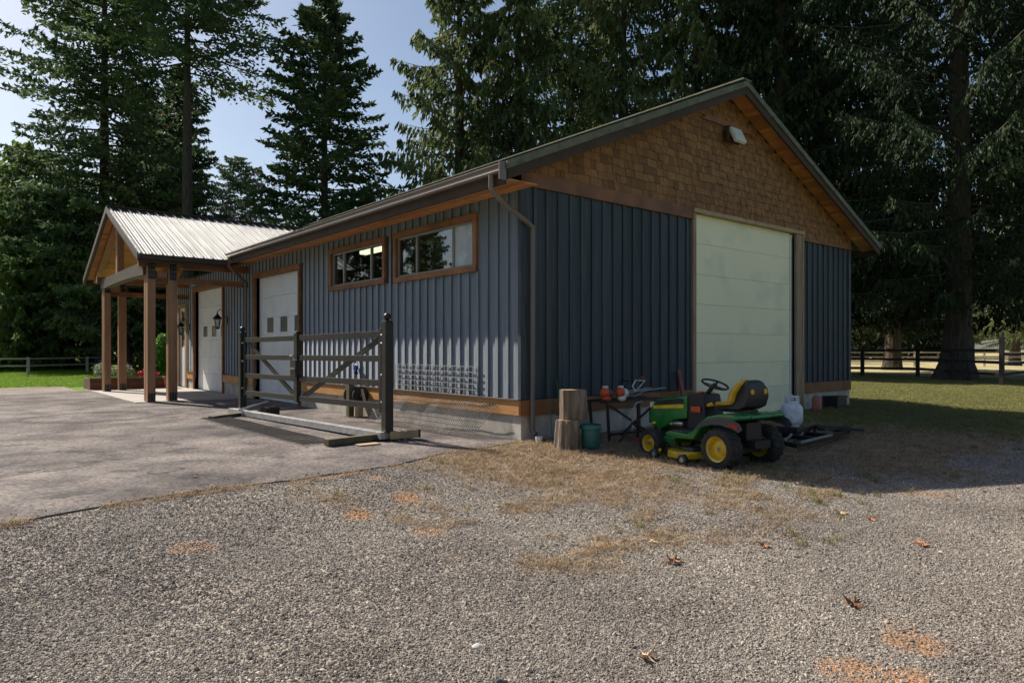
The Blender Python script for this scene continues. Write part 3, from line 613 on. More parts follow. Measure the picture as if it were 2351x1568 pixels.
# floodlight on the gable
fl = MB().box(5.62, 5.80, -.14, -.0, 5.92, 6.06).build('floodlight', 'dark_brown', B, bevel=.01)
MB().box(5.50, 5.98, -.20, -.10, 5.80, 6.12).build('lamp_housing', 'dark_brown', fl, bevel=.02)
MB().add([(5.54, -.16, 6.06), (5.94, -.16, 6.06), (5.94, -.30, 5.76), (5.54, -.30, 5.76), (5.54, -.22, 6.10), (5.94, -.22, 6.10), (5.94, -.36, 5.80), (5.54, -.36, 5.80)], [(3,2,1,0),(4,5,6,7),(0,1,5,4),(1,2,6,5),(2,3,7,6),(3,0,4,7)]).build('lamp_head', 'lamp_glass_white', fl, bevel=.01)

# windows
def window(y0, y1, z0, z1, mull, covered=None):
    tr = .105
    W = MB().box(-.05, .02, y0+.0, y1-.0, z1-tr, z1).build('window', 'cedar_trim', B, bevel=.004)
    MB().box(-.05, .02, y0+.02, y1-.02, z0, z0+tr).build('sill', 'cedar_trim', W, bevel=.004)
    for a in (y0+.01, y1-tr-.01): MB().box(-.045, .02, a, a+tr, z0+tr, z1-tr).build('side_trim', 'cedar_trim', W)
    a0, a1, b0, b1 = y0+tr, y1-tr, z0+tr, z1-tr
    fr = MB().box(.02, .07, a0, a1, b0, b0+.04).box(.02, .07, a0, a1, b1-.04, b1).box(.02, .07, a0, a0+.04, b0+.04, b1-.04).box(.02, .07, a1-.04, a1, b0+.04, b1-.04)
    for q in mull: fr.box(.015, .07, q-.025, q+.025, b0+.04, b1-.04)
    fr.build('frame', 'vinyl', W)
    cuts = [a0+.04]+sorted(mull)+[a1-.04]
    for i in range(len(cuts)-1):
        MB().box(.045, .052, cuts[i]+.024*(i > 0), cuts[i+1]-.024*(i < len(cuts)-2), b0+.04, b1-.04).build('pane', 'frosted' if covered == i else 'glass', W)
    return W
window(1.13, 3.97, 2.80, 3.80, [1.92, 3.15], covered=0)
window(4.29, 6.97, 2.82, 3.80, [4.99, 6.29])
# lit tube lamp and ceiling inside
MB().box(.3, WID-.3, .2, LEN-.3, 4.02, 4.08).build('ceiling', 'dark_interior', B)
tl = MB().box(.84, 1.0, 5.5, 7.1, 3.87, 3.95).build('ceiling_lamp', 'white_plastic', B)
MB().box(.83, 1.01, 5.52, 7.08, 3.79, 3.868).build('tube', 'tube_glow', tl)

# sectional doors on the long wall
def sect_door(y0, y1, zt, wz, wn):
    x = .12; D = MB().box(x+.05, x+.06, y0, y1, .03, zt).build('garage_door', 'white_door', B)
    ns = 6; hh = (zt-.03)/ns
    for i in range(ns):
        z0 = .03+i*hh; m = MB()
        if z0 < wz[0] and z0+hh > wz[1] and wn:
            wys = [y1-3.08, y1-2.10, y1-1.10]; p = y0; ww = .50
            for wy in wys:
                m.box(x, x+.05, p, wy, z0+.003, z0+hh-.003); m.box(x, x+.05, wy, wy+ww, z0+.003, wz[0]); m.box(x, x+.05, wy, wy+ww, wz[1], z0+hh-.003); p = wy+ww
                MB().box(x+.012, x+.02, wy, wy+ww, wz[0], wz[1]).build('pane', 'pane_grey', D)
                MB().box(x-.006, x, wy-.03, wy, wz[0]-.03, wz[1]+.03).box(x-.006, x, wy+ww, wy+ww+.03, wz[0]-.03, wz[1]+.03).box(x-.006, x, wy, wy+ww, wz[0]-.03, wz[0]).box(x-.006, x, wy, wy+ww, wz[1], wz[1]+.03).build('pane_frame', 'white_door', D)
            m.box(x, x+.05, p, y1, z0+.003, z0+hh-.003)
        else: m.box(x, x+.05, y0, y1, z0+.003, z0+hh-.003)
        m.build('panel', 'white_door', D, bevel=.004)
    MB().box(-.045, x-.002, y0-.11, y0, 0, zt).build('jamb', 'cedar_trim', B)
    MB().box(-.045, x-.002, y1, y1+.11, 0, zt).build('jamb', 'cedar_trim', B)
    MB().box(-.05, x-.004, y0-.13, y1+.13, zt, zt+.12).build('header_trim', 'cedar_trim', B)
sect_door(8.78, 11.95, 3.53, (1.94, 2.36), 5)
sect_door(14.94, 18.12, 3.53, (1.90, 2.27), 5)
# entrance door with a glazed upper half and a sidelight
PD = MB().box(.10, .14, 19.55, 20.45, .04, 1.55).box(.10, .14, 19.55, 19.66, 1.55, 3.05).box(.10, .14, 20.34, 20.45, 1.55, 3.05).box(.10, .14, 19.66, 20.34, 2.95, 3.05).build('entrance_door', 'white_door', B)
MB().box(.115, .125, 19.66, 20.34, 1.55, 2.95).build('pane', 'glass', PD)
MB().ball((.07, 19.62, 1.05), .03, 6).build('handle', 'bolt', PD, smooth=True)
for a, b_ in ((19.14, 19.55), (20.45, 20.7)): MB().box(.02, .13, a, b_, .04, 3.05).build('door_surround', 'jamb_wood', B)
MB().box(-.04, .14, 19.05, 20.85, 3.05, 3.18).build('header_trim', 'cedar_trim', B)
MB().box(-.04, .02, 20.75, 20.85, .04, 3.05).build('jamb', 'cedar_trim', B)
MB().box(-.04, .02, 19.02, 19.12, .04, 3.05).build('jamb', 'cedar_trim', B)

# the tall roller door in the gable
BD = MB().box(4.62, 8.5, .11, .13, 0.02, 4.22).build('garage_door', 'cream_door', B)
zs = [.04, .61, 1.18, 1.79, 2.38, 2.99, 3.62, 4.21]
for i in range(7): MB().box(4.64, 8.44, .06, .109, zs[i]+.002, zs[i+1]-.002).build('panel', 'cream_door', BD, bevel=.003)
MB().box(4.62, 8.5, .05, .12, -.02, .035).build('bottom_seal', 'black_plastic', BD)
MB().box(5.35, 6.65, .052, .06, 1.14, 1.175).build('scratch_strip', 'black_plastic', BD) if False else None
MB().box(8.44, 8.53, .04, .10, 0, 4.18).build('door_track', 'white_plastic', B)
MB().box(8.53, 8.60, .03, .13, 0, 4.2).build('jamb', 'dark_brown', B)
MB().box(8.60, 8.92, -.035, .10, 0, 4.24).build('jamb', 'jamb_wood', B, bevel=.004)
MB().box(8.885, 8.93, -.05, -.036, 0, 4.24).build('jamb_edge', 'pale_wood', B)
MB().box(4.52, 4.62, -.03, .10, 0, 4.25).build('jamb', 'jamb_wood', B)
MB().box(4.50, 8.92, -.075, .09, 4.21, 4.29).build('header_trim', 'pale_wood', B, bevel=.004)

# lanterns
def lantern(y, z):
    L_ = MB().box(-.05, -.01, y-.06, y+.06, z-.14, z+.10).build('wall_lantern', 'black_steel', B)
    MB().tube([(-.05, y, z+.02), (-.12, y, z+.10), (-.16, y, z+.26), (-.24, y, z+.31), (-.32, y, z+.24), (-.32, y, z+.16)], .012, 6).build('arm', 'black_steel', L_, smooth=True)
    MB().lathe([(.0, .20), (.025, .19), (.03, .14), (.07, .11), (.14, .03), (.15, .0), (.10, .0)], (-.32, y, z), n=10).build('hood', 'black_steel', L_)
    MB().lathe([(.0, -.30), (.05, -.28), (.07, -.25), (.11, -.02), (.09, -.0)], (-.32, y, z), n=8).build('lamp_glass', 'glass', L_)
    g = MB()
    for k in range(4):
        a = k*math.pi/2+.4; g.tube([(-.32+.11*math.cos(a), y+.11*math.sin(a), z), (-.32+.07*math.cos(a), y+.07*math.sin(a), z-.26)], .008, 4)
    g.lathe([(.0, -.33), (.06, -.30), (.075, -.26), (.05, -.25)], (-.32, y, z), n=8); g.build('cage', 'black_steel', L_)
lantern(14.45, 2.42); lantern(18.75, 2.30)
MB().box(-.10, 0, 18.1, 18.28, 3.75, 4.0).build('porch_light', 'lamp_glass_white', B, bevel=.02)

# ------------------------------------------------------------------ porch (part of the building)
PX, PY0, PY1 = -3.06, 12.0, 20.8; PM = (PY0+PY1)/2
def pz(y): return 4.0+PITCH*((y-PY0) if y < PM else (PY1-y))-.0
def pslope(m, y0, y1, x0, x1, t0, t1): return m.prism([(y0, pz(y0)-t0), (y1, pz(y1)-t0), (y1, pz(y1)-t1), (y0, pz(y0)-t1)], x0, x1, 'x')
# roof planes cut along the valleys: x end follows the main slope
def pplane(y0, y1, t0, t1, nm, m, parent=B):
    def xe(y): return (pz(y)-roof_z(-EV)+.0)/PITCH-EV+.3
    vs = []
    for y in (y0, y1):
        for t in (t0, t1):
            vs += [(PX, y, pz(y)-t), (xe(y), y, pz(y)-t)]
    fs = [(0, 1, 5, 4), (2, 6, 7, 3), (0, 4, 6, 2), (1, 3, 7, 5), (0, 2, 3, 1), (4, 5, 7, 6)]
    return MB().add(vs, fs).build(nm, m, parent)
PR = pplane(PY0, PM, 0, .02, 'porch_roof', 'roof_metal'); pplane(PM, PY1, 0, .02, 'porch_roof', 'roof_metal')
L0 = math.hypot(PM-PY0, PITCH*(PM-PY0)); pa = math.atan(PITCH)
xx = PX+.06; i = 0
while xx < 3.2:      # standing ribs, clipped where the porch roof runs into the main roof
    zmeet = roof_z(xx) if xx > -EV else None
    t0 = 0 if zmeet is None else max(0, (zmeet-pz(PY0))/PITCH/(PM-PY0))
    if t0 < .98:
        ya = PY0+t0*(PM-PY0)
        m = MB().add([(xx-.028, ya, pz(ya)), (xx-.012, ya, pz(ya)+.04), (xx+.012, ya, pz(ya)+.04), (xx+.028, ya, pz(ya)), (xx-.028, PM, pz(PM)), (xx-.012, PM, pz(PM)+.04), (xx+.012, PM, pz(PM)+.04), (xx+.028, PM, pz(PM))], [(0,1,2,3),(7,6,5,4),(0,4,5,1),(1,5,6,2),(2,6,7,3)])
        m.build('rib', 'rib_glint', PR)
        if i % 1 == 0:
            m = MB()
            for q in (1, 2): m.add([(xx+.087*q-.008, ya, pz(ya)), (xx+.087*q, ya, pz(ya)+.007), (xx+.087*q+.008, ya, pz(ya)), (xx+.087*q-.008, PM, pz(PM)), (xx+.087*q, PM, pz(PM)+.007), (xx+.087*q+.008, PM, pz(PM))], [(0,1,4,3),(1,2,5,4)])
            m.build('minor_rib', 'roof_metal', PR)
    xx += .262; i += 1
MB().beam((PX-.02, PM, pz(PM)+.03), (3.35, PM, pz(PM)+.03), .3, .03).build('ridge_cap', 'dark_brown', B)
for y0, y1 in ((PY0, PM), (PM, PY1)):
    pslope(MB(), y0, y1, PX-.035, PX-.002, -.03, .15).build('porch_rake_trim', 'gutter_metal', B)
    pslope(MB(), y0+.02, y1, PX+.0, PX+.04, .151, .25).build('porch_barge_board', 'dark_brown', B)
    # ceiling boards on the slope, each a piece
    nb = 30
    for k in range(nb):
        ya, yb = y0+(y1-y0)*k/nb+.004, y0+(y1-y0)*(k+1)/nb-.004
        pslope(MB(), ya, yb, PX+.04, .0, .03+.01*0, .045).build('soffit_plank', 'soffit_wood', B)
MB().box(PX+.04, -.8, PY0-.0, PY0+.05, pz(PY0)-.22, pz(PY0)-.03).build('fascia', 'dark_brown', B)
MB().box(PX-.0, -EV-.1, PY0-.10, PY0-.002, pz(PY0)-.14, pz(PY0)-.01).build('gutter', 'dark_brown', B)
MB().box(PX+.04, 0, PY1-.05, PY1, pz(PY1)-.22, pz(PY1)-.03).build('fascia', 'dark_brown', B)
# timbers: paired posts, plates, tie beam, king post, rafters
def bolted(x, y, z0, z1, side):
    p = MB().box(x-.085, x+.085, y+side*.103, y+side*.109, z0, z1).build('bracket', 'black_steel', B)
    m = MB()
    for q in range(3):
        for dx in (-.04, .04): m.ball((x+dx, y+side*.115, z0+(z1-z0)*(.2+.3*q)), .013, 4)
    m.build('bolts', 'bolt', p)
for (x, y) in ((-2.66, 12.72), (-2.66, 12.48), (-2.10, 12.60), (-2.70, 18.55), (-2.70, 18.80), (-2.15, 19.10)):
    wd = .10 if y in (12.72, 12.48, 18.55, 18.80) else .12
    MB().box(x-wd, x+wd, y-wd, y+wd, .04, 3.72).build('post', 'post_wood', B, bevel=.008)
for (x, y) in ((-2.66, 12.48), (-2.10, 12.585), (-2.70, 18.55), (-2.15, 19.085)):
    bolted(x, y-.015, .06, .26, -1); bolted(x, y-.015, 3.38, 3.85, -1)
for y in (12.60, 18.95):
    MB().box(-2.95, .0, y-.10, y+.10, 3.722, 3.93 if y < 15 else 3.93).build('plate_beam', 'cedar_trim', B, bevel=.006)
    MB().box(-2.50, -2.24, y-.08, y+.08, 3.45, 3.62).build('spacer_block', 'post_wood', B)
    MB().box(-2.6, .0, y-.05, y+.05, 3.30, 3.46).build('header', 'cedar_trim', B)
# curved tie beam across the front
n = 20; prof = [(12.6+(18.95-12.6)*i/n, 3.50+.055*math.sin(math.pi*i/n)) for i in range(n+1)]+[(18.95, 3.86), (12.6, 3.86)]
MB().prism(prof, -2.83, -2.58, 'x').build('tie_beam', 'beam_grey', B)
MB().box(-2.80, -2.60, PM-.13, PM+.13, 3.862, pz(PM)-.24).build('king_post', 'post_wood', B)
for x in (-2.7, -1.4):
    for y0, y1 in ((PY0+.25, PM-.13), (PM+.13, PY1-.25)):
        pslope(MB(), y0, y1, x-.09, x+.09, .05, .26).build('rafter', 'post_wood', B)

# ------------------------------------------------------------------ gate on its skid
G = thing('farm_gate', 'dark metal double leaf gate with ball finials standing on a galvanised skid on the asphalt', 'gate', (-1.8, 4.4, .022))
def gx_(y): return -1.7-.2*(y-1.25)/6.12
for nm, y, z0, z1 in (('post', 1.25, .15, 1.89), ('post', 7.37, .11, 1.83)):
    x = gx_(y); p = MB().box(x-.07, x+.07, y-.07, y+.07, z0, z1).build(nm, 'black_steel', G, bevel=.006)
    MB().lathe([(0, .14), (.03, .135), (.055, .11), (.062, .08), (.05, .05), (.02, .03), (.04, .02), (.075, .01), (.078, 0)], (x, y, z1), n=14).build('finial', 'black_steel', p, smooth=True)
xm = gx_(4.53); mp_ = MB().box(xm-.045, xm+.045, 4.53-.075, 4.53+.075, .44, 1.76).build('post', 'black_steel', G, bevel=.005)
MB().lathe([(0, .06), (.05, .04), (.07, 0)], (xm, 4.53, 1.76), n=8).build('finial', 'black_steel', mp_)
rl = [(.50, .55), (.88, .92), (1.29, 1.31), (1.66, 1.70)]
for a, b_ in rl:
    za, zm, zb = a, (a+b_)/2-.005, b_
    MB().beam((gx_(7.29), 7.29, za), (gx_(4.61), 4.61, zm), .045, .10).build('rail', 'black_steel', G, bevel=.004)
    MB().beam((gx_(4.45), 4.45, zm), (gx_(1.45), 1.45, zb), .045, .10).build('rail', 'black_steel', G, bevel=.004)
MB().box(gx_(1.42)-.035, gx_(1.42)+.035, 1.385, 1.455, .45, 1.78).build('stile', 'black_steel', G, bevel=.004)
MB().box(gx_(7.22)-.03, gx_(7.22)+.03, 7.16, 7.22, .42, 1.72).build('stile', 'black_steel', G, bevel=.004)
MB().beam((gx_(7.1)+.035, 7.1, 1.60), (gx_(4.65)+.035, 4.65, .53), .03, .09, up=(0, .4, 1)).build('brace', 'black_steel', G)
MB().beam((gx_(1.55)+.04, 1.55, 1.62), (gx_(4.4)+.04, 4.4, .53), .03, .09, up=(0, .4, 1)).build('brace', 'black_steel', G)
for y, zz in ((1.345, (.62, 1.05, 1.55, 1.68)), (7.26, (.6, 1.2, 1.6))):
    for z in zz: MB().beam((gx_(y), y-.03, z), (gx_(y), y+.05, z), .05, .03).ball((gx_(y)-.04, y, z), .022, 5).build('hinge', 'bolt', G)
MB().box(xm-.10, xm-.046, 4.38, 4.66, .92, 1.26).build('latch_box', 'black_steel', G, bevel=.02)
MB().tube([(xm-.10, 4.65, 1.25), (xm-.12, 4.6, 1.33), (xm-.12, 4.5, 1.34), (xm-.10, 4.42, 1.25)], .01, 6).beam((xm-.12, 4.70, 1.09), (xm-.12, 4.38, 1.09), .015, .02).build('latch_handle', 'bolt', G)
# skid
MB().beam((-1.77, 1.22, .105), (-2.06, 7.62, .085), .14, .11).build('base_beam', 'galvanised', G, bevel=.004)
MB().beam((-1.60, 1.30, .07), (-1.72, 7.4, .06), .08, .05).build('base_rail', 'galvanised', G, bevel=.004)
MB().beam((-1.69, 1.20, .108), (-1.22, 1.16, .108), .14, .12).build('foot', 'pale_wood', G, bevel=.004)
MB().beam((-1.18, 1.158, .11), (-1.22, 1.162, .11), .145, .125).build('end_cap', 'black_steel', G)
MB().box(-1.9, -1.25, 1.27, 1.40, .022, .047).build('foot', 'black_steel', G)
MB().beam((-2.72, 1.25, .075), (-1.85, 1.38, .075), .12, .10).build('foot', 'stud_olive', G, bevel=.005)
MB().beam((-2.84, 6.45, .055), (-1.6, 7.3, .055), .14, .07).build('foot', 'stud_olive', G, bevel=.005)
MB().beam((-2.15, 6.85, .15), (-1.62, 6.55, .34), .10, .035).build('prop_plate', 'galvanised', G)
MB().box(-1.78, -1.5, 6.2, 6.6, .03, .22).build('counterweight', 'dark_brown', G, bevel=.02)
MB().box(-2.32, -1.98, .95, 1.12, .022, .034).build('board', 'pale_wood', G)

# wire panels
def wire_grid(name, P0, U, V, nu, nv, r, m, label, mesh_cat='wire panel', wob=0):
    P0, U, V = Vector(P0), Vector(U), Vector(V); T = thing(name, label, mesh_cat, P0); mb_ = MB(); r_ = random.Random(nu)
    nrm = U.cross(V).normalized()
    def q(a, b_): return P0+U*a+V*b_+nrm*(wob*math.sin(a*17+b_*3)*math.sin(a*5.3))
    for i in range(nu+1):
        mb_.tube([q(i/nu, j/4) for j in range(5)], r, 4, False)
    mw = MB()
    for j in range(nv+1):
        mw.tube([q(i/12, j/nv) for i in range(13)], r*1.15, 4, False)
    mb_.build('upright_wires', m, T, kind='stuff'); mw.build('cross_wires', m, T)
    return T
wire_grid('wire_grid', (-.06, 3.85, .66), (0, -2.75, 0), (.02, 0, .50), 22, 5, .007, 'wire', 'small white welded wire panel propped against the blue battens above the skirt board')
wire_grid('wire_fence_roll', (-.60, 4.05, .035), (.05, -3.5, 0), (.50, 0, .52), 52, 7, .0055, 'dark_wire', 'long dark wire fencing panel leaning low against the foundation near the corner', wob=.02)
wire_grid('wire_mesh_mat', (-2.45, 6.7, .045), (0, -5.2, 0), (-.52, 0, .0), 70, 7, .006, 'dark_wire', 'flat strip of wire mesh lying on the asphalt in front of the gate skid', 'wire mesh', wob=.008)

# hand truck leaning behind the gate
T = thing('hand_truck', 'dark wooden hand truck with black wheels leaning on the wall behind the gate', 'hand truck', (-.35, 5.2, .022))
MB().box(-.42, -.30, 5.14, 5.28, .03, .80).build('upright', 'stud_olive', T, bevel=.006)
MB().box(-.32, -.20, 4.92, 5.06, .03, .30).build('foot_block', 'pale_wood', T)
for y in (5.0, 5.42): MB().lathe([(.03, -.03), (.17, -.03), (.19, -.015), (.19, .015), (.17, .03), (.03, .03)], (-.22, y, .48), axis='y', n=20).build('wheel', 'rubber', T)
MB().beam((-.3, 4.75, .32), (-.3, 5.6, .30), .06, .05).build('axle', 'dark_brown', T)
MB().beam((-.25, 4.72, .28), (-.2, 5.0, .62), .05, .05).build('brace', 'pale_wood', T)
T = thing('hanging_bag', 'small crumpled blue bag hanging on the battens behind the gate', 'bag', (-.05, 5.55, 1.0))
m_ = MB().ball((-.08, 5.5, 1.02), .085, 7, (.4, .9, 1.3)); r_ = random.Random(2); m_.v = [(a+r_.uniform(-.02, .02), b_+r_.uniform(-.05, .05), c+r_.uniform(-.04, .04)) for a, b_, c in m_.v]
m_.build('bag_body', 'blue_plastic', T); MB().tube([(-.06, 5.5, 1.15), (-.04, 5.5, 1.25)], .008, 4).build('cord', 'white_plastic', T)

# ------------------------------------------------------------------ lawn tractor
def tractor():
    ox, oy = 0, 0
    T = thing('lawn_tractor', 'green and yellow ride-on lawn mower with yellow seat parked facing the dark wall', 'lawn tractor', (ox, oy, .0))
    TT = T
    def sh_(m): m.v = [(x+ox, y+oy, z) for x, y, z in m.v]; return m
    def wheel(x, y, r, wd, rr, side, tread):
        t = sh_(MB().lathe([(rr, -wd/2), (r*.80, -wd*.52), (r*.94, -wd*.48), (r*.99, -wd*.36), (r, 0), (r*.99, wd*.36), (r*.94, wd*.48), (r*.80, wd*.52), (rr, wd/2)], (x, y, r), axis='x', n=36)).build('tyre', 'rubber', W_ if False else T, smooth=True)
        m = MB()
        for k in range(tread):
            a = 2*math.pi*k/tread
            for s_ in (-1, 1):
                aa = a+(.5*math.pi/tread if s_ > 0 else 0)
                p1 = (x+s_*wd*.44, y+(r*.985)*math.cos(aa), r+(r*.985)*math.sin(aa)); p2 = (x+s_*wd*.03, y+(r+.002)*math.cos(aa+.10), r+(r+.002)*math.sin(aa+.10))
                m.beam(p1, p2, .022, .02, up=(0, math.cos(aa), math.sin(aa)))
        sh_(m).build('tread', 'rubber', t)
        s_ = side; prof = [(0, .0), (.03, .0), (.035, -.01), (rr*.45, -.015), (rr*.8, -.045*1), (rr*.86, -.03), (rr*.88, .02), (rr*1.03, .035), (rr*1.05, .028), (rr*1.0, .0)]
        off = side*wd*.30
        rim = sh_(MB().lathe([(a, side*h) for a, h in prof], (x+off, y, r), axis='x', n=32)).build('rim', 'yellow_paint', t, smooth=True)
        sh_(MB().lathe([(a*.98, -side*h) for a, h in prof], (x-off, y, r), axis='x', n=32)).build('inner_rim', 'yellow_paint', t, smooth=True)
        m = MB().lathe([(0, side*.03), (.02, side*.03), (.025, side*.0)], (x+off, y, r), axis='x', n=10)
        sh_(m).build('hub', 'bolt', t)
        return t
    W_ = None
    for s_ in (-1, 1):
        wheel(s_*.42, 0, .255, .22, .162, s_, 18); wheel(s_*.385, 1.235, .19, .16, .112, s_, 0)
    sh_(MB().beam((-.36, 1.235, .19), (.36, 1.235, .19), .05, .06)).build('front_axle', 'black_plastic', T)
    sh_(MB().beam((-.36, 0, .255), (.36, 0, .255), .12, .16)).build('rear_axle', 'black_plastic', T)
    sh_(MB().box(-.15, .15, -.30, 1.30, .26, .36)).build('chassis', 'black_plastic', T)
    # hood: lofted across the width so that it crowns
    side = [(.74, .56), (.98, .53), (1.12, .43), (1.24, .36), (1.44, .40), (1.50, .52), (1.46, .70), (1.38, .785), (1.1, .845), (.74, .90)]
    m = MB(); xs = [-.235, -.225, -.17, -.07, .07, .17, .225, .235]; ins = [.03, .008, 0, 0, 0, 0, .008, .03]; crown = [-.055, -.028, -.006, 0, 0, -.006, -.028, -.055]; cy_, cz_ = 1.1, .62; n = len(side)
    for x, i_, c_ in zip(xs, ins, crown):
        for (y, z) in side:
            f = 1-i_/.35; zz = cz_+(z-cz_)*f; yy = cy_+(y-cy_)*f if y > 1.3 else y
            if z > .66: zz += c_*(1.0 if y > .9 else 1)
            if y > 1.3: yy -= .5*(abs(x)/.235)**3*.09
            m.v.append((x, yy, zz))
    for a in range(len(xs)-1):
        for k in range(n): m.f.append((a*n+k, a*n+(k+1) % n, (a+1)*n+(k+1) % n, (a+1)*n+k))
    m.f += [tuple(range(n)), tuple(range((len(xs)-1)*n, len(xs)*n))]
    hood = sh_(m).build('hood', 'green_paint', T, bevel=.012, smooth=True)
    for s_ in (-1, 1):
        x = s_*.237
        st = sh_(MB().prism([(.80, .700), (1.36, .655), (1.37, .700), (.83, .752), (.78, .748)], x-.004, x+.004, 'x')).build('stripe', 'yellow_paint', hood)
        vent = sh_(MB().prism([(.80, .765), (1.32, .712), (1.28, .772), (.86, .835), (.79, .825)], s_*.232-.01, s_*.232+.008, 'x')).build('vent', 'black_plastic', hood)
        for k in range(6):
            y = .86+k*.078; z = .795-k*.0095
            sh_(MB().beam((s_*.237, y+.02, z-.02), (s_*.222, y-.02, z+.028), .012, .018)).build('vent_fin', 'grey_plastic', hood)
        sh_(MB().prism([(1.30, .45), (1.38, .43), (1.38, .47), (1.31, .475)], x-.003, x+.004, 'x')).build('badge', 'yellow_paint', hood)
        sh_(MB().box(s_*.14-.07, s_*.14+.07, 1.40, 1.465, .665, .745)).build('headlight', 'lamp_glass_white', hood, bevel=.015)
    sh_(MB().box(-.19, .19, 1.44, 1.50, .44, .655)).build('grille', 'black_plastic', T, bevel=.015)
    # dash console, steering
    sh_(MB().add([(-.21, .42, .40), (.21, .42, .40), (.20, .76, .40), (-.20, .76, .40), (-.17, .50, .90), (.17, .50, .90), (.21, .76, .915), (-.21, .76, .915)], [(3,2,1,0),(4,5,6,7),(0,1,5,4),(1,2,6,5),(2,3,7,6),(3,0,4,7)])).build('dash', 'black_plastic', T, bevel=.02)
    sh_(MB().add([(-.212, .52, .66), (-.212, .68, .66), (-.209, .69, .73), (-.205, .53, .74)], [(0, 1, 2, 3)])).build('warning_sticker', 'orange_plastic', T)
    sh_(MB().box(-.12, -.03, .60, .67, .90, .93)).build('throttle_knob', 'orange_plastic', T, bevel=.01)
    sh_(MB().box(.02, .14, .58, .66, .905, .925)).build('gauge', 'yellow_paint', T)
    sh_(MB().tube([(0, .60, .88), (0, .48, 1.01)], .03, 10)).build('steering_column', 'black_plastic', T)
    m = MB(); ax = Vector((0, -.38, 1)).normalized(); c0 = Vector((0, .45, 1.035)); e1 = Vector((1, 0, 0)); e2 = ax.cross(e1)
    m.tube([c0+(e1*math.cos(t)+e2*math.sin(t))*.175 for t in np.linspace(0, 2*math.pi, 33)], .0145, 8, False)
    for t in (.5, 2.64, 4.71): m.beam(c0-ax*.02, c0+(e1*math.cos(t)+e2*math.sin(t))*.172, .03, .012)
    m.ball(c0-ax*.015, .035, 6); sh_(m).build('steering_wheel', 'black_plastic', T, smooth=True)
    # rear body, fenders and foot boards
    for s_ in (-1, 1):
        arch = [(.36+.02, .36), (.31, .46), (.23, .56), (.10, .61), (-.05, .625), (-.2, .63), (-.25, .63)]
        prof = [(.90, .37), (.82, .41), (.50, .395), (.40, .45), (.30, .56), (.16, .655), (0, .69), (-.20, .70), (-.27, .685), (-.29, .655), (-.27, .635)]+list(reversed(arch))+[(.40, .33), (.70, .315), (.88, .34)]
        a, b_ = (s_*.50, s_*.20) if s_ < 0 else (.20, .50)
        sh_(MB().prism(prof[:11]+prof[11:], min(a, b_), max(a, b_), 'x')).build('fender', 'green_paint', T, bevel=.018, smooth=True)
        mud = [(.35, .46), (.26, .57), (.12, .632), (-.05, .652), (-.22, .65), (-.33, .60), (-.38, .53), (-.33, .49), (-.2, .535), (-.05, .56), (.10, .552), (.22, .52)]
        fm = sh_(MB().prism(mud, s_*.505-.008, s_*.505+.008, 'x')).build('fender_skirt', 'grey_plastic', T, bevel=.004)
        sh_(MB().prism([(-.16, .555), (-.33, .535), (-.32, .575), (-.19, .59)], s_*.515-.004, s_*.515+.004, 'x')).build('reflector', 'red_lens', fm)
        sh_(MB().box(min(s_*.22, s_*.47), max(s_*.22, s_*.47), .45, .80, .405, .418)).build('foot_mat', 'grey_plastic', T)
    sh_(MB().prism([(.20, .56), (.10, .68), (-.2, .70), (-.29, .68), (-.30, .64), (-.15, .60)], -.20, .20, 'x')).build('rear_body', 'green_paint', T, bevel=.015)
    sh_(MB().box(-.15, .15, -.18, .15, .30, .58)).build('transmission', 'black_plastic', T, bevel=.02)
    sh_(MB().box(-.04, .04, -.30, -.18, .24, .26)).build('hitch', 'black_plastic', T)
    # seat
    cush = [(.40, .745), (.385, .79), (.30, .815), (.10, .83), (.06, .86), (.03, .95), (-.02, 1.06), (-.09, 1.125), (-.15, 1.11), (-.10, 1.03), (-.055, .94), (-.035, .84), (.01, .79), (.30, .76)]
    def taper(m):
        m.v = [(x*(1-.42*max(0, (z-.95)/.17)**1.6), y, z) for x, y, z in m.v]; return m
    sh_(taper(MB().prism(cush, -.25, .25, 'x'))).build('seat', 'yellow_seat', T, bevel=.03, smooth=True)
    shell = [(.39, .74), (.30, .762), (.02, .79), (-.015, .84), (-.035, .94), (-.085, 1.04), (-.145, 1.115), (-.20, 1.09), (-.235, 1.0), (-.24, .90), (-.20, .78), (-.10, .735), (.2, .72)]
    seat2 = sh_(taper(MB().prism(shell, -.215, .215, 'x'))).build('seat_shell', 'black_plastic', T, bevel=.04, smooth=True)
    for x in (-.13, .13): sh_(MB().lathe([(0, -.012), (.03, -.012), (.036, 0)], (x, -.242, .97), axis='y', n=14)).build('seat_button', 'yellow_seat', seat2)
    sh_(MB().box(-.15, .15, -.12, .25, .695, .73)).build('seat_bracket', 'black_plastic', T)
    sh_(MB().tube([(-.29, .15, .66), (-.30, .22, .80)], .01, 6).ball((-.30, .22, .82), .024, 5)).build('lever', 'black_plastic', T)
    sh_(MB().tube([(.29, .18, .66), (.30, .25, .82)], .01, 6).ball((.30, .25, .84), .024, 5)).build('lever', 'black_plastic', T)
    # mowing deck
    prof = [(-.50, .42), (-.58, .50), (-.60, .62), (-.56, .78), (-.40, .92), (0, .97), (.40, .92), (.52, .8), (.54, .55), (.46, .40), (0, .33)]
    dk = sh_(MB().prism(prof, .06, .155, 'z')).build('mower_deck', 'yellow_paint', T, bevel=.022, smooth=True)
    sh_(MB().prism([(-.40, .48), (-.44, .62), (-.34, .74), (-.2, .72), (-.16, .55), (-.26, .45)], .155, .205, 'z')).build('belt_cover', 'grey_plastic', dk, bevel=.015)
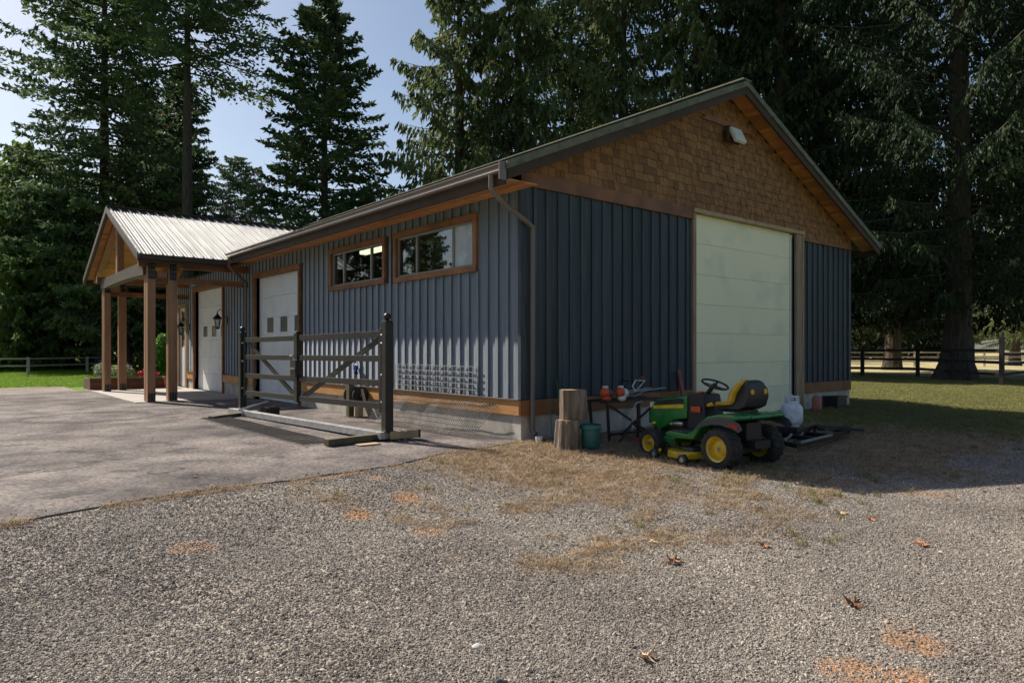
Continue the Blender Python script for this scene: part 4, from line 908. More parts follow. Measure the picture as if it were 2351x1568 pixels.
    sh_(MB().prism([(.40, .48), (.44, .62), (.34, .74), (.2, .72), (.16, .55), (.26, .45)], .155, .205, 'z')).build('belt_cover', 'grey_plastic', dk, bevel=.015)
    for (x, y) in ((-.66, .42), (-.60, .98), (.6, .42), (.55, 1.0)):
        sh_(MB().lathe([(.0, -.03), (.06, -.03), (.074, -.02), (.074, .02), (.06, .03), (0, .03)], (x, y, .08), axis='x', n=18)).build('gauge_wheel', 'black_plastic', dk, smooth=True)
        sh_(MB().lathe([(0, -.036), (.030, -.036), (.036, -.03)], (x, y, .08), axis='x', n=12)).build('wheel_hub', 'bolt', dk)
        sh_(MB().beam((x+(.035 if x < 0 else -.035), y, .07), (x*.8, y, .14), .03, .03)).build('wheel_arm', 'yellow_paint', dk)
    sh_(MB().box(-.33, -.12, .86, 1.10, .22, .30)).build('frame_rail', 'green_paint', T, bevel=.01)
    sh_(MB().beam((-.30, 1.05, .26), (-.42, .80, .22), .04, .05)).build('lift_arm', 'green_paint', T, bevel=.006)
    sh_(MB().box(-.12, .12, .80, 1.25, .36, .52)).build('engine', 'dark_brown', T, bevel=.02)
    sh_(MB().tube([(-.16, 1.05, .47), (-.16, .85, .47)], .04, 10).ball((-.17, 1.08, .47), .045, 6)).build('muffler', 'bolt', T, smooth=True)
    T.location = (1.27, -3.16, -.125); T.rotation_euler = (0, 0, -.10); T.scale = (1.05,)*3
    return T
tractor()

# ------------------------------------------------------------------ things by the gable wall
def log(label, x, y, z0, z1, r, seed, tilt=0):
    T = thing('log_stump', label, 'stump', (x, y, z0)); r_ = random.Random(seed); m = MB(); n = 28
    prof = []; vs = []; fs = []
    rad = [r*(1+r_.uniform(-.07, .07)+.06*math.sin(3*k*2*math.pi/n+seed)+.05*math.sin(2*k*2*math.pi/n+2*seed)) for k in range(n)]; rad[seed*3] *= .84; rad[seed*2+9] *= .88
    H = z1-z0
    for j, t in enumerate((0, .25, .5, .75, 1)):
        for k in range(n):
            a = 2*math.pi*k/n; q = rad[k]*(1.07-.07*t)*(1+r_.uniform(-.012, .012)); vs.append((x+q*math.cos(a)+tilt*t, y+q*math.sin(a), z0+H*t))
    for j in range(4):
        for k in range(n): fs.append((j*n+k, j*n+(k+1) % n, (j+1)*n+(k+1) % n, (j+1)*n+k))
    fs.append(tuple(reversed(range(n)))); m.add(vs, fs).build('bark', 'bark_log', T)
    m = MB(); m.add([(x+rad[k]*.985*math.cos(2*math.pi*k/n)+tilt, y+rad[k]*.985*math.sin(2*math.pi*k/n), z1-.004) for k in range(n)]+[(x+tilt, y, z1+.004)], [(k, (k+1) % n, n) for k in range(n)])
    m.build('cut_face', 'log_end', T)
log('grey weathered lower log standing on the ground with another log on it', .10, -.95, -.05, .405, .175, 1, .03)
log('short bark stripped log balanced on top of the other log by the corner', .26, -.90, .406, .85, .20, 4, -.02)
T = thing('bucket', 'teal green plastic bucket beside the lower log', 'bucket', (.42, -1.13, 0))
MB().lathe([(0, .01), (.125, .0), (.13, .01), (.15, .33), (.158, .335), (.158, .31), (.165, .30), (.165, .27), (.15, .265), (.145, .31), (.12, .02), (0, .015)], (.42, -1.13, -.005), n=24).build('pail', 'teal_plastic', T, smooth=True)
MB().tube([(.42+.165*math.cos(t), -1.13+.165*math.sin(t), .30-.15*math.sin(t*1)*0-.19*abs(math.sin((t+1.2)*.5))) for t in np.linspace(-1.2, 1.9, 12)], .004, 5).build('handle', 'bolt', T)
o = MB().lathe([(0, 0), (.05, 0), (.062, .09), (.055, .09), (.045, .01), (0, .01)], (.10, -.32, 0), n=14).build('white_pot', 'white_plastic', smooth=True); tag(o, 'small dirty white cup at the foot of the corner downspout', 'cup')
# stakes
T = thing('green_stakes', 'thin green garden stakes leaning on the dark wall behind the logs', 'stakes', (.5, -.3, 0))
for a, b_ in (((.36, -.35, 0), (.55, -.03, 1.05)), ((.62, -.3, 0), (.75, -.03, .98)), ((.70, -.35, 0), (.92, -.03, 1.0)), ((.40, -.38, .42), (.95, -.38, .40))): MB().tube([a, b_], .009, 5).build('stake', 'green_hose', T)
# folding workbench with two trimmers on top
T = thing('folding_workbench', 'black folding metal workbench behind the tractor nose with crossed legs', 'workbench', (1.6, -.75, 0))
MB().box(.95, 2.35, -.95, -.82, .60, .64).build('top_board', 'black_steel', T); MB().box(.95, 2.35, -.62, -.50, .60, .64).build('top_board', 'black_steel', T)
for a, b_ in (((1.05, -.93, 0), (1.0, -.93, .60)), ((1.12, -.5, 0), (1.05, -.5, .60)), ((2.22, -.93, 0), (2.2, -.93, .60)), ((2.3, -.5, 0), (2.28, -.5, .60)), ((1.75, -.93, .0), (1.75, -.93, .60))):
    MB().beam(a, b_, .035, .035).build('leg', 'black_steel', T)
for a, b_ in (((1.05, -.95, .56), (1.9, -.95, .12)), ((2.2, -.95, .56), (1.3, -.95, .08)), ((1.05, -.93, .1), (2.22, -.93, .1))):
    MB().beam(a, b_, .03, .03).build('brace', 'black_steel', T)
MB().tube([(1.55, -.97, .12), (1.56, -.97, .48), (1.66, -.97, .58), (1.80, -.97, .60)], .014, 6).build('bent_tube', 'galvanised', T)
def trimmer(x, y, z, label, white, k):
    T = thing('string_trimmer', label, 'string trimmer', (x, y, z))
    m = MB().ball((x, y, z+.02), .085, 8, (.9, 1, 1)); m.build('engine_cover', 'orange_plastic', T, smooth=True)
    MB().lathe([(0, -.06), (.06, -.06), (.075, -.03), (.075, .03), (.06, .05), (0, .05)], (x+.09, y, z+.01), axis='x', n=14).build('starter', 'grey_plastic' if not white else 'white_plastic', T)
    MB().ball((x+.02, y-.02, z-.07), .065, 7, (1.2, 1, .8)).build('fuel_tank', 'white_plastic' if white else 'orange_plastic', T, smooth=True)
    MB().tube([(x+.1, y, z+.0), (x+1.25, y+.08, z+.05)], .012, 6).build('shaft', 'galvanised', T)
    MB().tube([(x+.38, y+.0, z+.02), (x+.36, y-.12, z+.12), (x+.44, y-.14, z+.2), (x+.50, y+.1, z+.2), (x+.44, y+.12, z+.1), (x+.38, y, z+.02)], .012, 6).build('handle', 'white_plastic' if white else 'black_plastic', T)
    MB().box(x-.02, x+.05, y-.03, y+.03, z+.09, z+.13).build('air_filter', 'white_plastic', T)
trimmer(1.02, -.86, .745, 'string trimmer with all orange engine at the left end of the workbench', False, 0)
trimmer(1.27, -.96, .745, 'string trimmer with orange engine and white tank lying across the workbench', True, 1)
T = thing('edger_head', 'rusty curved tool head with wire guard standing above the workbench', 'tool', (2.2, -.6, .64))
MB().tube([(1.95, -.7, .66), (2.0, -.7, .86), (2.08, -.7, .98), (2.16, -.7, .96), (2.18, -.7, .84)], .014, 6).build('guard', 'rusty_wire', T)
MB().ball((2.15, -.68, .96), .045, 6).build('head', 'red_paint', T); MB().tube([(1.9, -.7, .65), (2.1, -.72, .72), (2.2, -.72, .80)], .012, 6).build('arm', 'galvanised', T)
o = MB().beam((3.72, -.5, .0), (4.0, -.06, 1.05), .10, .03, up=(0, -1, .4)).build('red_plank', 'red_paint', bevel=.004); tag(o, 'faded red plank leaning against the wall behind the tractor hood', 'plank')
T = thing('steel_stand', 'low dark red metal stand on the ground in front of the workbench', 'stand', (1.8, -1.4, 0))
MB().beam((1.2, -1.45, .09), (2.6, -1.45, .10), .05, .05).build('rail', 'galvanised', T); MB().beam((1.3, -1.55, .04), (2.6, -1.55, .05), .08, .07).build('rail', 'red_paint', T); MB().beam((1.25, -1.2, .05), (1.3, -1.6, .05), .05, .05).build('end_rail', 'red_paint', T)
MB().tube([(1.1, -1.1, .0), (1.4, -1.1, .28), (1.75, -1.1, .05)], .015, 6).build('hoop', 'black_steel', T)

# propane tank on a tow-behind frame
tx, ty, tz = 4.05, -2.36, .155
T = thing('propane_tank', 'light grey propane cylinder with handle collar standing beside the tractor', 'gas cylinder', (tx, ty, tz))
MB().lathe([(0, .0), (.13, .0), (.165, .035), (.18, .07), (.18, .26), (.172, .30), (.14, .345), (.08, .37), (.05, .375), (0, .375)], (tx, ty, tz+.02), n=28).build('body', 'tank_paint', T, smooth=True)
MB().lathe([(.12, -.0), (.12, .03), (.125, .03), (.125, 0)], (tx, ty, tz), n=20).build('foot_ring', 'tank_paint', T)
m = MB()
for a0, a1 in ((.3, 2.4), (3.4, 5.4)):
    pts = np.linspace(a0, a1, 9)
    for t0, t1 in zip(pts[:-1], pts[1:]):
        for z0, z1 in ((.40, .425), (.49, .52)):
            m.add([(tx+.105*math.cos(t), ty+.105*math.sin(t), tz+z) for t in (t0, t1) for z in (z0, z1)]+[(tx+.112*math.cos(t), ty+.112*math.sin(t), tz+z) for t in (t0, t1) for z in (z0, z1)], [(0, 2, 3, 1), (4, 5, 7, 6), (0, 4, 6, 2), (1, 3, 7, 5)])
    for t in (a0, (a0+a1)/2, a1): m.beam((tx+.108*math.cos(t), ty+.108*math.sin(t), tz+.36), (tx+.108*math.cos(t), ty+.108*math.sin(t), tz+.50), .03, .01)
m.build('collar', 'tank_paint', T)
MB().tube([(tx, ty, tz+.38), (tx, ty, tz+.46)], .022, 8).tube([(tx-.05, ty, tz+.45), (tx+.05, ty, tz+.45)], .018, 8).build('valve', 'bolt', T)
T = thing('tow_harrow', 'black steel tow-behind frame with loose metal parts lying under the gas cylinder', 'implement', (3.9, -2.6, 0)); HT = T
for a, b_ in (((2.85, -3.05, .10), (5.3, -2.75, .10)), ((3.0, -2.35, .12), (5.4, -2.1, .12)), ((2.9, -3.05, .10), (3.1, -2.3, .12)), ((4.2, -2.9, .12), (4.4, -2.15, .12)), ((5.3, -2.75, .1), (5.4, -2.1, .12)), ((3.6, -2.98, .12), (3.8, -2.2, .13))):
    MB().beam(a, b_, .07, .07).build('frame_bar', 'black_steel', T)
MB().box(3.8, 4.3, -2.58, -2.12, .135, .152).build('deck_plate', 'black_steel', T)
MB().beam((2.9, -3.12, .15), (4.2, -2.98, .15), .03, .03).build('bar', 'galvanised', T)
for k in range(9):
    x = 2.95+.12*k; MB().beam((x, -2.5, .03), (x+.10, -2.7+.06*(k % 3), .17), .04, .02).build('loose_part', 'galvanised', T)
    MB().beam((3.3+.25*k*.9, -2.2, .0), (3.35+.25*k*.9, -2.22, .10), .03, .03).build('tine', 'black_steel', T)
MB().beam((4.4, -2.7, .2), (5.6, -2.6, .14), .12, .05).beam((4.6, -2.5, .22), (5.5, -2.9, .12), .08, .05).build('folded_arm', 'black_plastic', T)
HT.location.z = -.10
MB().box(3.86, 4.24, -2.56, -2.16, .155, .252).build('battery_box', 'black_plastic', HT, bevel=.01)
T = thing('pink_canister', 'faded pink round canister standing by the foundation near the far corner', 'canister', (8.95, -.35, 0))
MB().lathe([(0, 0), (.10, 0), (.11, .02), (.11, .30), (.08, .36), (.03, .38), (0, .38)], (8.95, -.35, -.01), n=16).build('body', 'pink_pot', T, smooth=True)
MB().tube([(8.95, -.35, .37), (8.95, -.35, .42), (8.87, -.37, .45)], .015, 5).build('nozzle', 'bolt', T)
T = thing('black_crate', 'black plastic crate against the concrete foundation right of the tall door', 'crate', (10.1, -.25, 0))
MB().box(9.85, 10.35, -.42, -.08, -.01, .03).box(9.85, 9.88, -.42, -.08, .03, .28).box(10.32, 10.35, -.42, -.08, .03, .28).box(9.88, 10.32, -.42, -.39, .03, .28).box(9.88, 10.32, -.11, -.08, .03, .28).build('tub', 'black_plastic', T); MB().box(9.83, 10.37, -.44, -.06, .26, .30).build('rim', 'black_plastic', T)

# planter and flowers beside the porch
T = thing('planter_box', 'long low timber planter box at the end of the porch', 'planter', (-1.8, 19.9, 0))
for i in range(3):
    MB().box(-3.03, -.35, 19.74, 19.80, .0+.145*i, .14+.145*i).build('plank', 'planter_wood', T, bevel=.004); MB().box(-3.03, -2.97, 19.80, 21.1, .0+.145*i, .14+.145*i).build('plank', 'planter_wood', T, bevel=.004)
MB().box(-3.06, -.32, 19.72, 19.84, .436, .46).build('rim', 'planter_wood', T)
MB().box(-2.97, -.35, 19.80, 21.1, 0, .40).build('soil', 'soil', T)
def leafball(name, c, r, n, m, seed, size=.05, parent=None, sc=(1, 1, 1)):
    r_ = np.random.default_rng(seed); d = r_.normal(size=(n, 3)); d /= np.linalg.norm(d, axis=1)[:, None]; p = d*(r*r_.random(n)**.4)[:, None]*np.array(sc)+np.array(c)
    a = r_.normal(size=(n, 3)); a /= np.linalg.norm(a, axis=1)[:, None]; b_ = np.cross(a, d); b_ /= (np.linalg.norm(b_, axis=1)[:, None]+1e-6)
    s = size*r_.uniform(.5, 1.3, n)[:, None]; v = np.stack([p-a*s, p+b_*s*.45, p+a*s, p-b_*s*.45], 1)
    return v, r_.random(n)
def leafmesh(name, parts, m):
    v = np.concatenate([p[0] for p in parts]).reshape(-1, 3); va = np.repeat(np.concatenate([p[1] for p in parts]), 4); nf = len(v)//4
    me = bpy.data.meshes.new(name); me.vertices.add(len(v)); me.vertices.foreach_set('co', v.astype(np.float32).ravel())
    me.loops.add(len(v)); me.loops.foreach_set('vertex_index', np.arange(len(v))); me.polygons.add(nf); me.polygons.foreach_set('loop_start', np.arange(nf)*4); me.update(calc_edges=True)
    me.materials.append(MATS[m]); attr(me, 'v', va); return me
def bush(name, label, cat, c, r, n, m, seed, size=.05, sc=(1, 1, 1), flowers=None, group=None):
    T = thing(name, label, cat, (c[0], c[1], c[2]-r*sc[2]), group)
    me = leafmesh('leaves', [leafball('l', c, r, n, m, seed, size, sc=sc)], m); o = bpy.data.objects.new('leaves', me); COL.objects.link(o); o.parent = T; o.location = -WL[T]; o['kind'] = 'stuff'
    if flowers:
        me = leafmesh('blooms', [leafball('b', (c[0], c[1], c[2]+r*.3), r*.95, n//5, m, seed+50, size*.7, sc=sc)], flowers); o = bpy.data.objects.new('blooms', me); COL.objects.link(o); o.parent = T; o.location = -WL[T]; o['kind'] = 'stuff'
    MB().tube([(c[0], c[1], c[2]-r*sc[2]-.02), (c[0], c[1], c[2])], .012, 5).build('stem', 'trunk_bark', T)
bush('flower_bush', 'pale leafy flowering plant with white blooms at the left end of the planter box', 'plant', (-2.55, 20.2, .70), .30, 700, 'flower_leaves', 1, .05, (1.1, 1, 1), 'petal_white')
bush('flower_bush', 'pale green plant with spilling white flowers in the middle of the planter box', 'plant', (-1.9, 20.15, .66), .28, 700, 'flower_leaves', 2, .05, (1.2, 1, .95), 'petal_white')
bush('red_flowers', 'mound of red flowers at the right end of the planter box', 'plant', (-1.15, 20.0, .56), .26, 500, 'petal_red', 3, .045, (1.6, 1, .5), 'petal_red')
T = thing('terracotta_pot', 'terracotta pot by the entrance door', 'flower pot', (-.55, 19.35, .035)); MB().lathe([(0, 0), (.14, 0), (.2, .36), (.23, .37), (.23, .43), (.2, .43), (.13, .03), (0, .03)], (-.55, 19.35, .037), n=20).build('pot', 'terracotta', T, smooth=True); MB().lathe([(0, .38), (.2, .38)], (-.55, 19.35, .037), n=20).build('earth', 'soil', T)
bush('climbing_shrub', 'bright green sunlit shrub seen between the porch posts', 'shrub', (*at(371, 37.5), 1.15), .62, 900, 'bright_leaves', 8, .10, (.7, .7, 1.9))

# fallen leaves: lobed, curled, each its own thing
def maple(u, v, size, label, m, seed, curl=.35):
    x, y = gp(u, v); r_ = random.Random(seed); pts = []
    tips = [(0, 1), (.62, .72), (1.05, .35), (1.1, -.1), (.55, -.35)]
    ang = [90, 45, 5, -40]; rad = []
    for k in range(21):
        a = -math.pi*.42+k/20*math.pi*1.84; rr = 1.0 if k % 4 == 0 else (.78 if k % 2 == 0 else .45); rad.append((a+math.pi/2*0, rr*(1+r_.uniform(-.1, .1))))
    rot = r_.uniform(0, 6.28); z0 = float(hgt(np.array([x]), np.array([y]))[0]) if y < edge_y(x) else .022
    vs = [(x, y, z0+.02*size/.1)]
    for a, rr in rad:
        px, py = rr*size*.5*math.cos(a+rot), rr*size*.5*math.sin(a+rot); vs.append((x+px, y+py, z0+.012+curl*size*.5*rr*rr*(.6+.8*math.sin(a*2+seed))*.8))
    fs = [(0, i, i+1) for i in range(1, len(rad))]
    o = MB().add(vs, fs).build('fallen_leaf', m); sd = o.modifiers.new('thick', 'SOLIDIFY'); sd.thickness = .002
    tag(o, label, 'leaf', 'fallen leaves on the ground')
maple(1548, 1291, .17, 'large curled orange brown leaf on the gravel below the tractor', 'leaf_brown', 1, .7)
maple(1487, 1511, .13, 'pale cream curled leaf lying lowest on the foreground gravel', 'leaf_pale', 2, .6)
maple(1960, 1393, .14, 'brown folded leaf on its edge on the right hand gravel', 'leaf_brown', 3, .9)
maple(1930, 1183, .16, 'light brown flat leaf on gravel just below the building shadow', 'leaf_pale', 4)
maple(2000, 1197, .12, 'small brown leaf right of a light brown one below the shadow', 'leaf_brown', 5)
maple(1755, 1256, .13, 'dark brown curled leaf alone in the middle right of the gravel', 'leaf_brown', 6, .6)
maple(1500, 1244, .11, 'small pale orange leaf above the large curled leaf', 'leaf_pale', 7)
maple(447, 1123, .10, 'small orange leaf on the asphalt near its lower edge', 'leaf_brown', 8)
maple(347, 1029, .09, 'tiny dark leaf alone on the middle of the asphalt', 'leaf_brown', 9)
maple(1828, 1114, .13, 'tan leaf at the edge of the building shadow', 'leaf_pale', 10)
maple(2120, 1255, .13, 'brown leaf on the gravel near the right edge of the picture', 'leaf_brown', 11)
x, y = gp(1095, 1546); m = MB().ball((x, y, .012), .022, 5, (1.3, 1, .6)); o = m.build('white_pebble', 'stone_white', smooth=True); tag(o, 'white pebble at the bottom of the gravel foreground', 'pebble')

# ------------------------------------------------------------------ fences
def rail_fence(name, label, pts, hts, rails, post_w, m, rw=.14):
    T = thing(name, label, 'fence', (*pts[0], -.06))
    for i, (x, y) in enumerate(pts): MB().box(x-post_w/2, x+post_w/2, y-post_w/2, y+post_w/2, -.1, hts[i]).build('post', m, T)
    for (x0, y0), (x1, y1) in zip(pts[:-1], pts[1:]):
        for z in rails: MB().beam((x0, y0, z), (x1, y1, z), .04, rw).build('rail', m, T)
f0 = gp(1930, 868); f1 = gp(1980, 867); f2 = gp(2107, 869); f4 = gp(2300, 890)
f3 = ((f2[0]+f4[0])/2, (f2[1]+f4[1])/2)
rail_fence('paddock_fence', 'dark three rail paddock fence running past the big cedar trunk', [(f0[0]-3, f0[1]+3), f1, f2, f3, f4], [1.4, 1.4, 1.4, 1.4, 2.0], (1.42, .92, .42), .16, 'fence_dark', .13)
g0 = gp(2320, 880); g1 = gp(2338, 865)
rail_fence('side_fence', 'dark post and rail fence turning away at the right edge of the picture', [f4, (f4[0]+7, f4[1]+.6), (f4[0]+13, f4[1]-3)], [1.5, 1.35, 1.35], (1.25, .85, .42), .14, 'fence_dark', .12)
q = [at(u, 62) for u in (1940, 2100, 2260, 2420)]
rail_fence('far_fence', 'far pale rail fence across the sunlit pasture behind the dark fence', q, [1.3]*4, (1.2, .8, .4), .14, 'fence_grey', .12)
l0 = [at(u, d_) for u, d_ in ((-60, 40), (65, 41), (200, 46), (330, 52))]
rail_fence('lawn_fence', 'weathered wooden rail fence at the back of the green lawn', l0, [1.1, 1.0, 1.0, 1.0], (.92, .5), .14, 'fence_grey', .09)

# ------------------------------------------------------------------ trees
def crown(kind, seed, H, base, Rmax, nb, twigs, sprays, m, slen=.38, swid=.085, prof=.8, droop=.35, sparse=0):
    r_ = np.random.default_rng(seed); V = []; A = []; limbs = MB()
    for b in range(nb):
        t = (b+r_.random())/nb; t = t**.9; h = base+(H-base)*t*.985
        L = Rmax*max(.05, (1-t)**prof)*r_.uniform(.62, 1.12)*(1-.35*max(0, (.12-t)/.12))
        if sparse and r_.random() < sparse*(1-t): continue
        ph = b*2.39996+r_.uniform(-.5, .5); o = np.array([math.cos(ph), math.sin(ph), 0]); sd = np.array([-o[1], o[0], 0])
        e0 = .30*(t-.25) if kind == 'fir' else .10
        def P(s): # s array along branch
            s = np.asarray(s, float); z = L*(e0*s-droop*s**1.6*(1-t*.6)+(.14*s**4 if kind == 'fir' else .22*s**3)); return np.array([0, 0, h])+o*(L*s)[..., None]*1.0+np.stack([s*0, s*0, z], -1)
        pts = [tuple(P(q)) for q in (0, .3, .6, .95)]
        r0 = .009*L+.012; limbs.tube(pts, [r0, r0*.7, r0*.45, r0*.15], 4, False)
        nt_ = max(4, int(twigs*(L/Rmax)**.7)); s = .12+.88*(np.arange(nt_)+r_.random(nt_))/nt_
        side = np.where(np.arange(nt_) % 2 == 0, 1, -1); tl = (.36*L*(1.05-s)**.8+.22)*r_.uniform(.6, 1.2, nt_)
        if kind == 'fir': td = o*.75+sd*side[:, None]*1.0+np.stack([s*0, s*0, r_.uniform(-.35, .1, nt_)], 1)
        else: td = o*.45+sd*(side*r_.uniform(.3, 1, nt_))[:, None]+np.stack([s*0, s*0, r_.uniform(-1.5, -.55, nt_)], 1)
        td /= np.linalg.norm(td, axis=1)[:, None]
        bp = P(s)
        ns = sprays; u = (np.arange(ns)+.5)/ns
        c = bp[:, None, :]+td[:, None, :]*(tl[:, None]*u[None, :])[..., None]
        if kind == 'fir': c[..., 2] -= .12*(tl[:, None]*u[None, :])**2
        c = c.reshape(-1, 3)+r_.normal(0, .045, (nt_*ns, 3))
        d = np.repeat(td, ns, 0)*.9+r_.normal(0, .5, (nt_*ns, 3))
        if kind != 'fir': d[:, 2] -= .75
        else: d[:, 2] += .12
        d /= np.linalg.norm(d, axis=1)[:, None]
        up = r_.normal(0, .55, (len(c), 3))+np.array([0, 0, 1 if kind == 'fir' else .2]); w_ = np.cross(d, up); w_ /= np.linalg.norm(w_, axis=1)[:, None]
        ln = slen*r_.uniform(.55, 1.25, len(c))[:, None]; wd = swid*r_.uniform(.6, 1.4, len(c))[:, None]
        V.append(np.stack([c-d*ln*.3, c+w_*wd+d*ln*.1, c+d*ln*.7, c-w_*wd+d*ln*.1], 1)); A.append(np.clip(np.repeat(r_.random()*.5, len(c))+r_.random(len(c))*.5, 0, 1))
    # leader
    me = leafmesh('crown', [(v, a) for v, a in zip(V, A)], m)
    lm = limbs.mesh('limbs', 'trunk_bark')
    return me, lm
def trunk_mesh(H, r, seed, flare=1.0):
    r_ = random.Random(seed); n = 12; vs = []; fs = []; hs = [-.3, .3, .8, 1.6, 3, H*.25, H*.5, H*.75, H*.97]
    for j, h in enumerate(hs):
        rr = r*(1-max(h, 0)/H)**.8+.015; fl = 1+flare*math.exp(-max(h+.0, 0)/.7)
        for k in range(n):
            a = 2*math.pi*k/n; q = rr*(1+(fl-1)*(.7+.5*math.sin(a*3+seed)))*(1+r_.uniform(-.05, .05)); vs.append((q*math.cos(a), q*math.sin(a), h))
    for j in range(len(hs)-1):
        for k in range(n): fs.append((j*n+k, j*n+(k+1) % n, (j+1)*n+(k+1) % n, (j+1)*n+k))
    return MB().add(vs, fs).mesh('trunk', 'trunk_bark')
CR = {
 'fir_a': crown('fir', 1, 30, 2.5, 9.0, 200, 36, 8, 'fir_needles', .48, .10, .36, droop=.28),
 'fir_b': crown('fir', 2, 25, 2.0, 5.4, 200, 32, 8, 'fir_needles', .42, .095, .55, droop=.32),
 'fir_c': crown('fir', 12, 25, 1.0, 6.6, 190, 36, 8, 'fir_needles', .44, .095, .55, droop=.16),
 'fir_high': crown('fir', 3, 31, 19.5, 8.6, 85, 38, 8, 'fir_needles', .46, .10, .35, droop=.22, sparse=.3),
 'cedar_a': crown('cedar', 4, 32, 3, 6.4, 150, 34, 8, 'cedar_sprays', .50, .085, .46, .32),
 'cedar_b': crown('cedar', 5, 28, 3, 6.0, 130, 32, 8, 'cedar_sprays', .48, .085, .55, .38),
 'cedar_big': crown('cedar', 6, 34, 3.9, 9.0, 230, 48, 15, 'shaded_sprays', .27, .042, .40, .42),
 'olive': crown('cedar', 7, 17, .3, 4.9, 150, 30, 7, 'olive_sprays', .44, .10, .38, .22),
 'thin': crown('cedar', 8, 15, 2, 3.2, 60, 14, 5, 'grey_twigs', .34, .05, .5, .2),
}
TRH = {'fir_a': 30, 'fir_b': 25, 'fir_c': 25, 'fir_high': 31, 'cedar_a': 32, 'cedar_b': 28, 'cedar_big': 34, 'olive': 17, 'thin': 15}
TRR = {'fir_a': .5, 'fir_b': .32, 'fir_c': .32, 'fir_high': .46, 'cedar_a': .5, 'cedar_b': .42, 'cedar_big': .62, 'olive': .25, 'thin': .12}
TR = {k: trunk_mesh(TRH[k], TRR[k], i, 1.0 if k == 'cedar_big' else .5) for i, k in enumerate(CR)}
def tree(name, label, kind, xy, s=1.0, sz=None, rot=0, cat='tree', lean=0, over=None):
    T = thing(name, label, cat, (xy[0], xy[1], -.06)); T.rotation_euler = (0, lean, rot); T.scale = (s, s, sz or s)
    for nm, me in (('trunk', TR[kind]), ('limbs', CR[kind][1]), ('crown', CR[kind][0])):
        o = bpy.data.objects.new(nm, me); COL.objects.link(o); o.parent = T
        if nm != 'trunk': o['kind'] = 'stuff'
        if over and nm == 'crown': o.material_slots[0].link = 'OBJECT'; o.material_slots[0].material = MATS[over]
tree('fir_tree', 'massive dark fir at far left with long branches reaching over the porch roof', 'fir_a', at(240, 50), .93, 1.15, .3)
tree('fir_tree', 'tall fir with a long bare grey trunk rising behind the porch ridge', 'fir_high', at(430, 46), 1.0, 1.0, 1.0)
tree('fir_tree', 'dense fir directly behind the bare trunk with jagged right side', 'fir_b', at(412, 58), .95, 1.02, 2.2)
tree('fir_tree', 'second dense fir filling the gap left of the bare trunk', 'fir_b', at(335, 60), 1.1, .98, 4.0)
tree('fir_tree', 'symmetrical conical fir standing alone in the open sky above the porch roof', 'fir_c', at(745, 46), 1.07, 1.02, .5)
tree('thin_tree', 'thin grey green tree with see-through twigs left of the conical fir', 'thin', at(600, 50), 1.3, .98, .4)
tree('thin_tree', 'feathery grey tree with open twigs beside the bare trunked fir', 'thin', at(520, 58), 1.1, .95, 2.4)
tree('spruce_tree', 'small distant pointed conifer just above the main roof gutter', 'fir_b', at(845, 80), .62, .84, 1.9)
tree('cedar_tree', 'olive green rounded cedar at the left edge with foliage down to the lawn', 'olive', at(60, 50), 1.05, .98, .2)
tree('cedar_tree', 'sunny olive cedar behind the left end of the lawn fence', 'olive', at(-60, 56), 1.1, 1.1, 1.2)
tree('cedar_tree', 'dark rounded cedar between the lawn and the porch posts', 'olive', at(165, 53), .95, .90, 2.6)
tree('cedar_tree', 'dark low cedar seen through the gap between the porch posts', 'cedar_b', at(290, 48), .85, .55, 3.1)
tree('cedar_tree', 'dark cedar directly behind the building end by the entrance door', 'cedar_b', at(385, 50), .8, .5, 5.0)
tree('cedar_tree', 'cedar with feathery left edge against the sky above the gutter corner', 'cedar_a', at(1055, 47), .96, 1.04, .6)
tree('cedar_tree', 'tall cedar rising behind the low end of the rake board', 'cedar_b', at(1190, 46), 1.0, 1.25, 1.6)
tree('fir_tree', 'dark fir behind the left half of the main roof slope', 'fir_a', at(1310, 52), .9, 1.15, 2.9)
tree('cedar_tree', 'cedar with drooping sunlit sprays behind the middle of the rake board', 'cedar_a', at(1430, 45), .95, 1.1, 3.3)
tree('cedar_tree', 'cedar with pale hanging sprays directly behind the roof peak', 'cedar_a', at(1600, 43), 1.0, 1.1, 4.4)
tree('cedar_tree', 'dark cedar just right of the roof peak', 'cedar_b', at(1760, 44), 1.05, 1.25, 5.6)
tree('cedar_tree', 'dark cedar over the right hand roof slope', 'cedar_a', at(1905, 47), 1.0, 1.1, .9, over='shaded_sprays')
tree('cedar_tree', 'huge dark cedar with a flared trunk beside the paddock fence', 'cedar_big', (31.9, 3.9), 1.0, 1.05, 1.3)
tree('cedar_tree', 'tall dark cedar just right of the building between the roof end and the flared trunk', 'cedar_a', (30.3, 12.5), 1.0, 1.05, 2.7, over='shaded_sprays')
tree('cedar_tree', 'dark cedar at the right edge of the picture beyond the fence', 'cedar_b', at(2380, 40), 1.05, 1.15, 2.0, over='shaded_sprays')
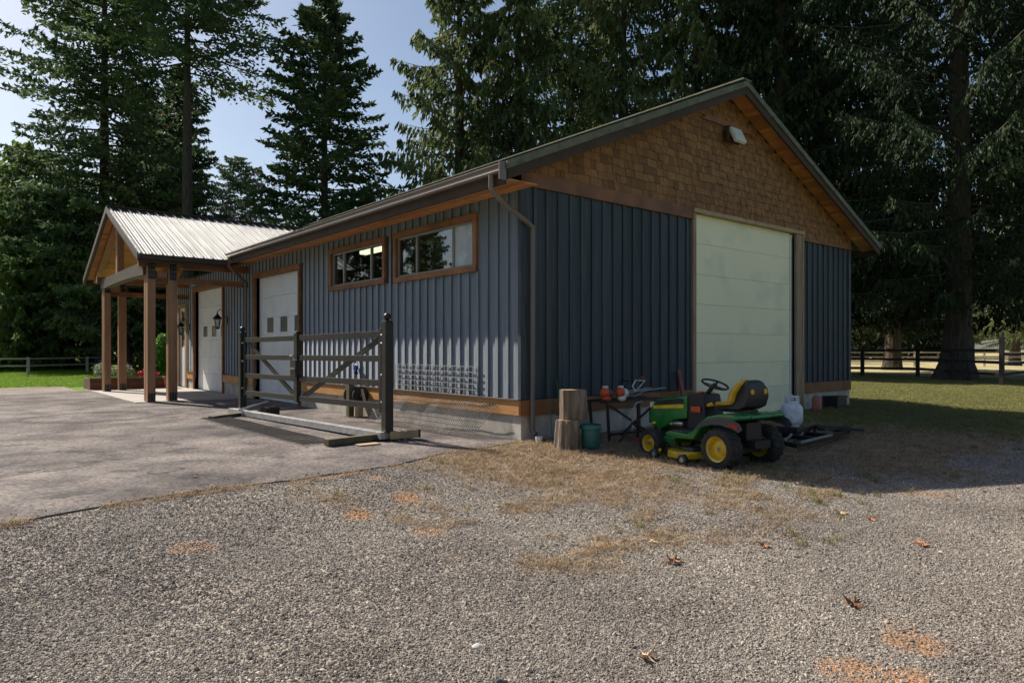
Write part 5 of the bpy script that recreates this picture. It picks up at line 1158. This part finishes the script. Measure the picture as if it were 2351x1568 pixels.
tree('cedar_tree', 'tree with a pale flared trunk in the far pasture at the right edge', 'cedar_b', at(2330, 66), 1.0, 1.0, 3.5)
tree('cedar_tree', 'cedar filling the gap between the right roof slope and the big trunk', 'cedar_a', at(2050, 52), 1.05, 1.1, 5.1, over='shaded_sprays')
tree('cedar_tree', 'low dark cedar behind the paddock fence next to the building corner', 'olive', at(1985, 120), 1.9, 1.5, .4, over='shaded_sprays')
tree('cedar_tree', 'low dark cedar just left of the big flared trunk beyond the fence', 'olive', at(2105, 125), 1.9, 1.4, 1.4, over='shaded_sprays')
# far woodland behind everything
pts = []; r_ = random.Random(11)
for u in range(-500, 1000, 95): pts.append((*at(u+r_.uniform(-30, 30), 84+r_.uniform(-6, 25) if not 560 < u < 900 else 150), .75 if u < 560 or u > 900 else .5))
for u in range(960, 2900, 85): pts.append((*at(u+r_.uniform(-30, 30), 66+r_.uniform(-4, 24) if u < 1650 else 150+r_.uniform(-6, 40)), .62 if u < 1650 else 1.0))
for k in range(70):       # the wood closes round the clearing behind the camera too
    a = R(50.3)+R(48)+k*R(264/70); rr = r_.uniform(85, 120); pts.append((CAMP[0]+rr*math.cos(a)*1.0, CAMP[1]+rr*math.sin(a), 1.05 if k < 16 else .62))
P_ = np.array([(x, y, -.06) for x, y, s in pts]); S_ = np.array([[s*r_.uniform(.85, 1.15)]*3 for x, y, s in pts])
Rz = np.array([[0, 0, r_.uniform(0, 6.28)] for _ in pts])
scatter('far_woodland', P_, Rz, S_, [CR['cedar_a'][0], CR['fir_a'][0], CR['cedar_b'][0]])
# undergrowth at the foot of the wood
r2_ = np.random.default_rng(5); parts = []
for k in range(70):
    u = r2_.uniform(-150, 1000) if k < 35 else r2_.uniform(1100, 1700); d_ = r2_.uniform(58, 75) if k < 35 else r2_.uniform(52, 70)
    x, y = at(u, d_); parts.append(leafball('u', (x, y, .8), 1.0+r2_.random(), 260, '', k, .22, sc=(1.6, 1.6, 1.0)))
me = leafmesh('undergrowth', parts, 'cedar_sprays'); o = bpy.data.objects.new('undergrowth', me); COL.objects.link(o); o['kind'] = 'stuff'
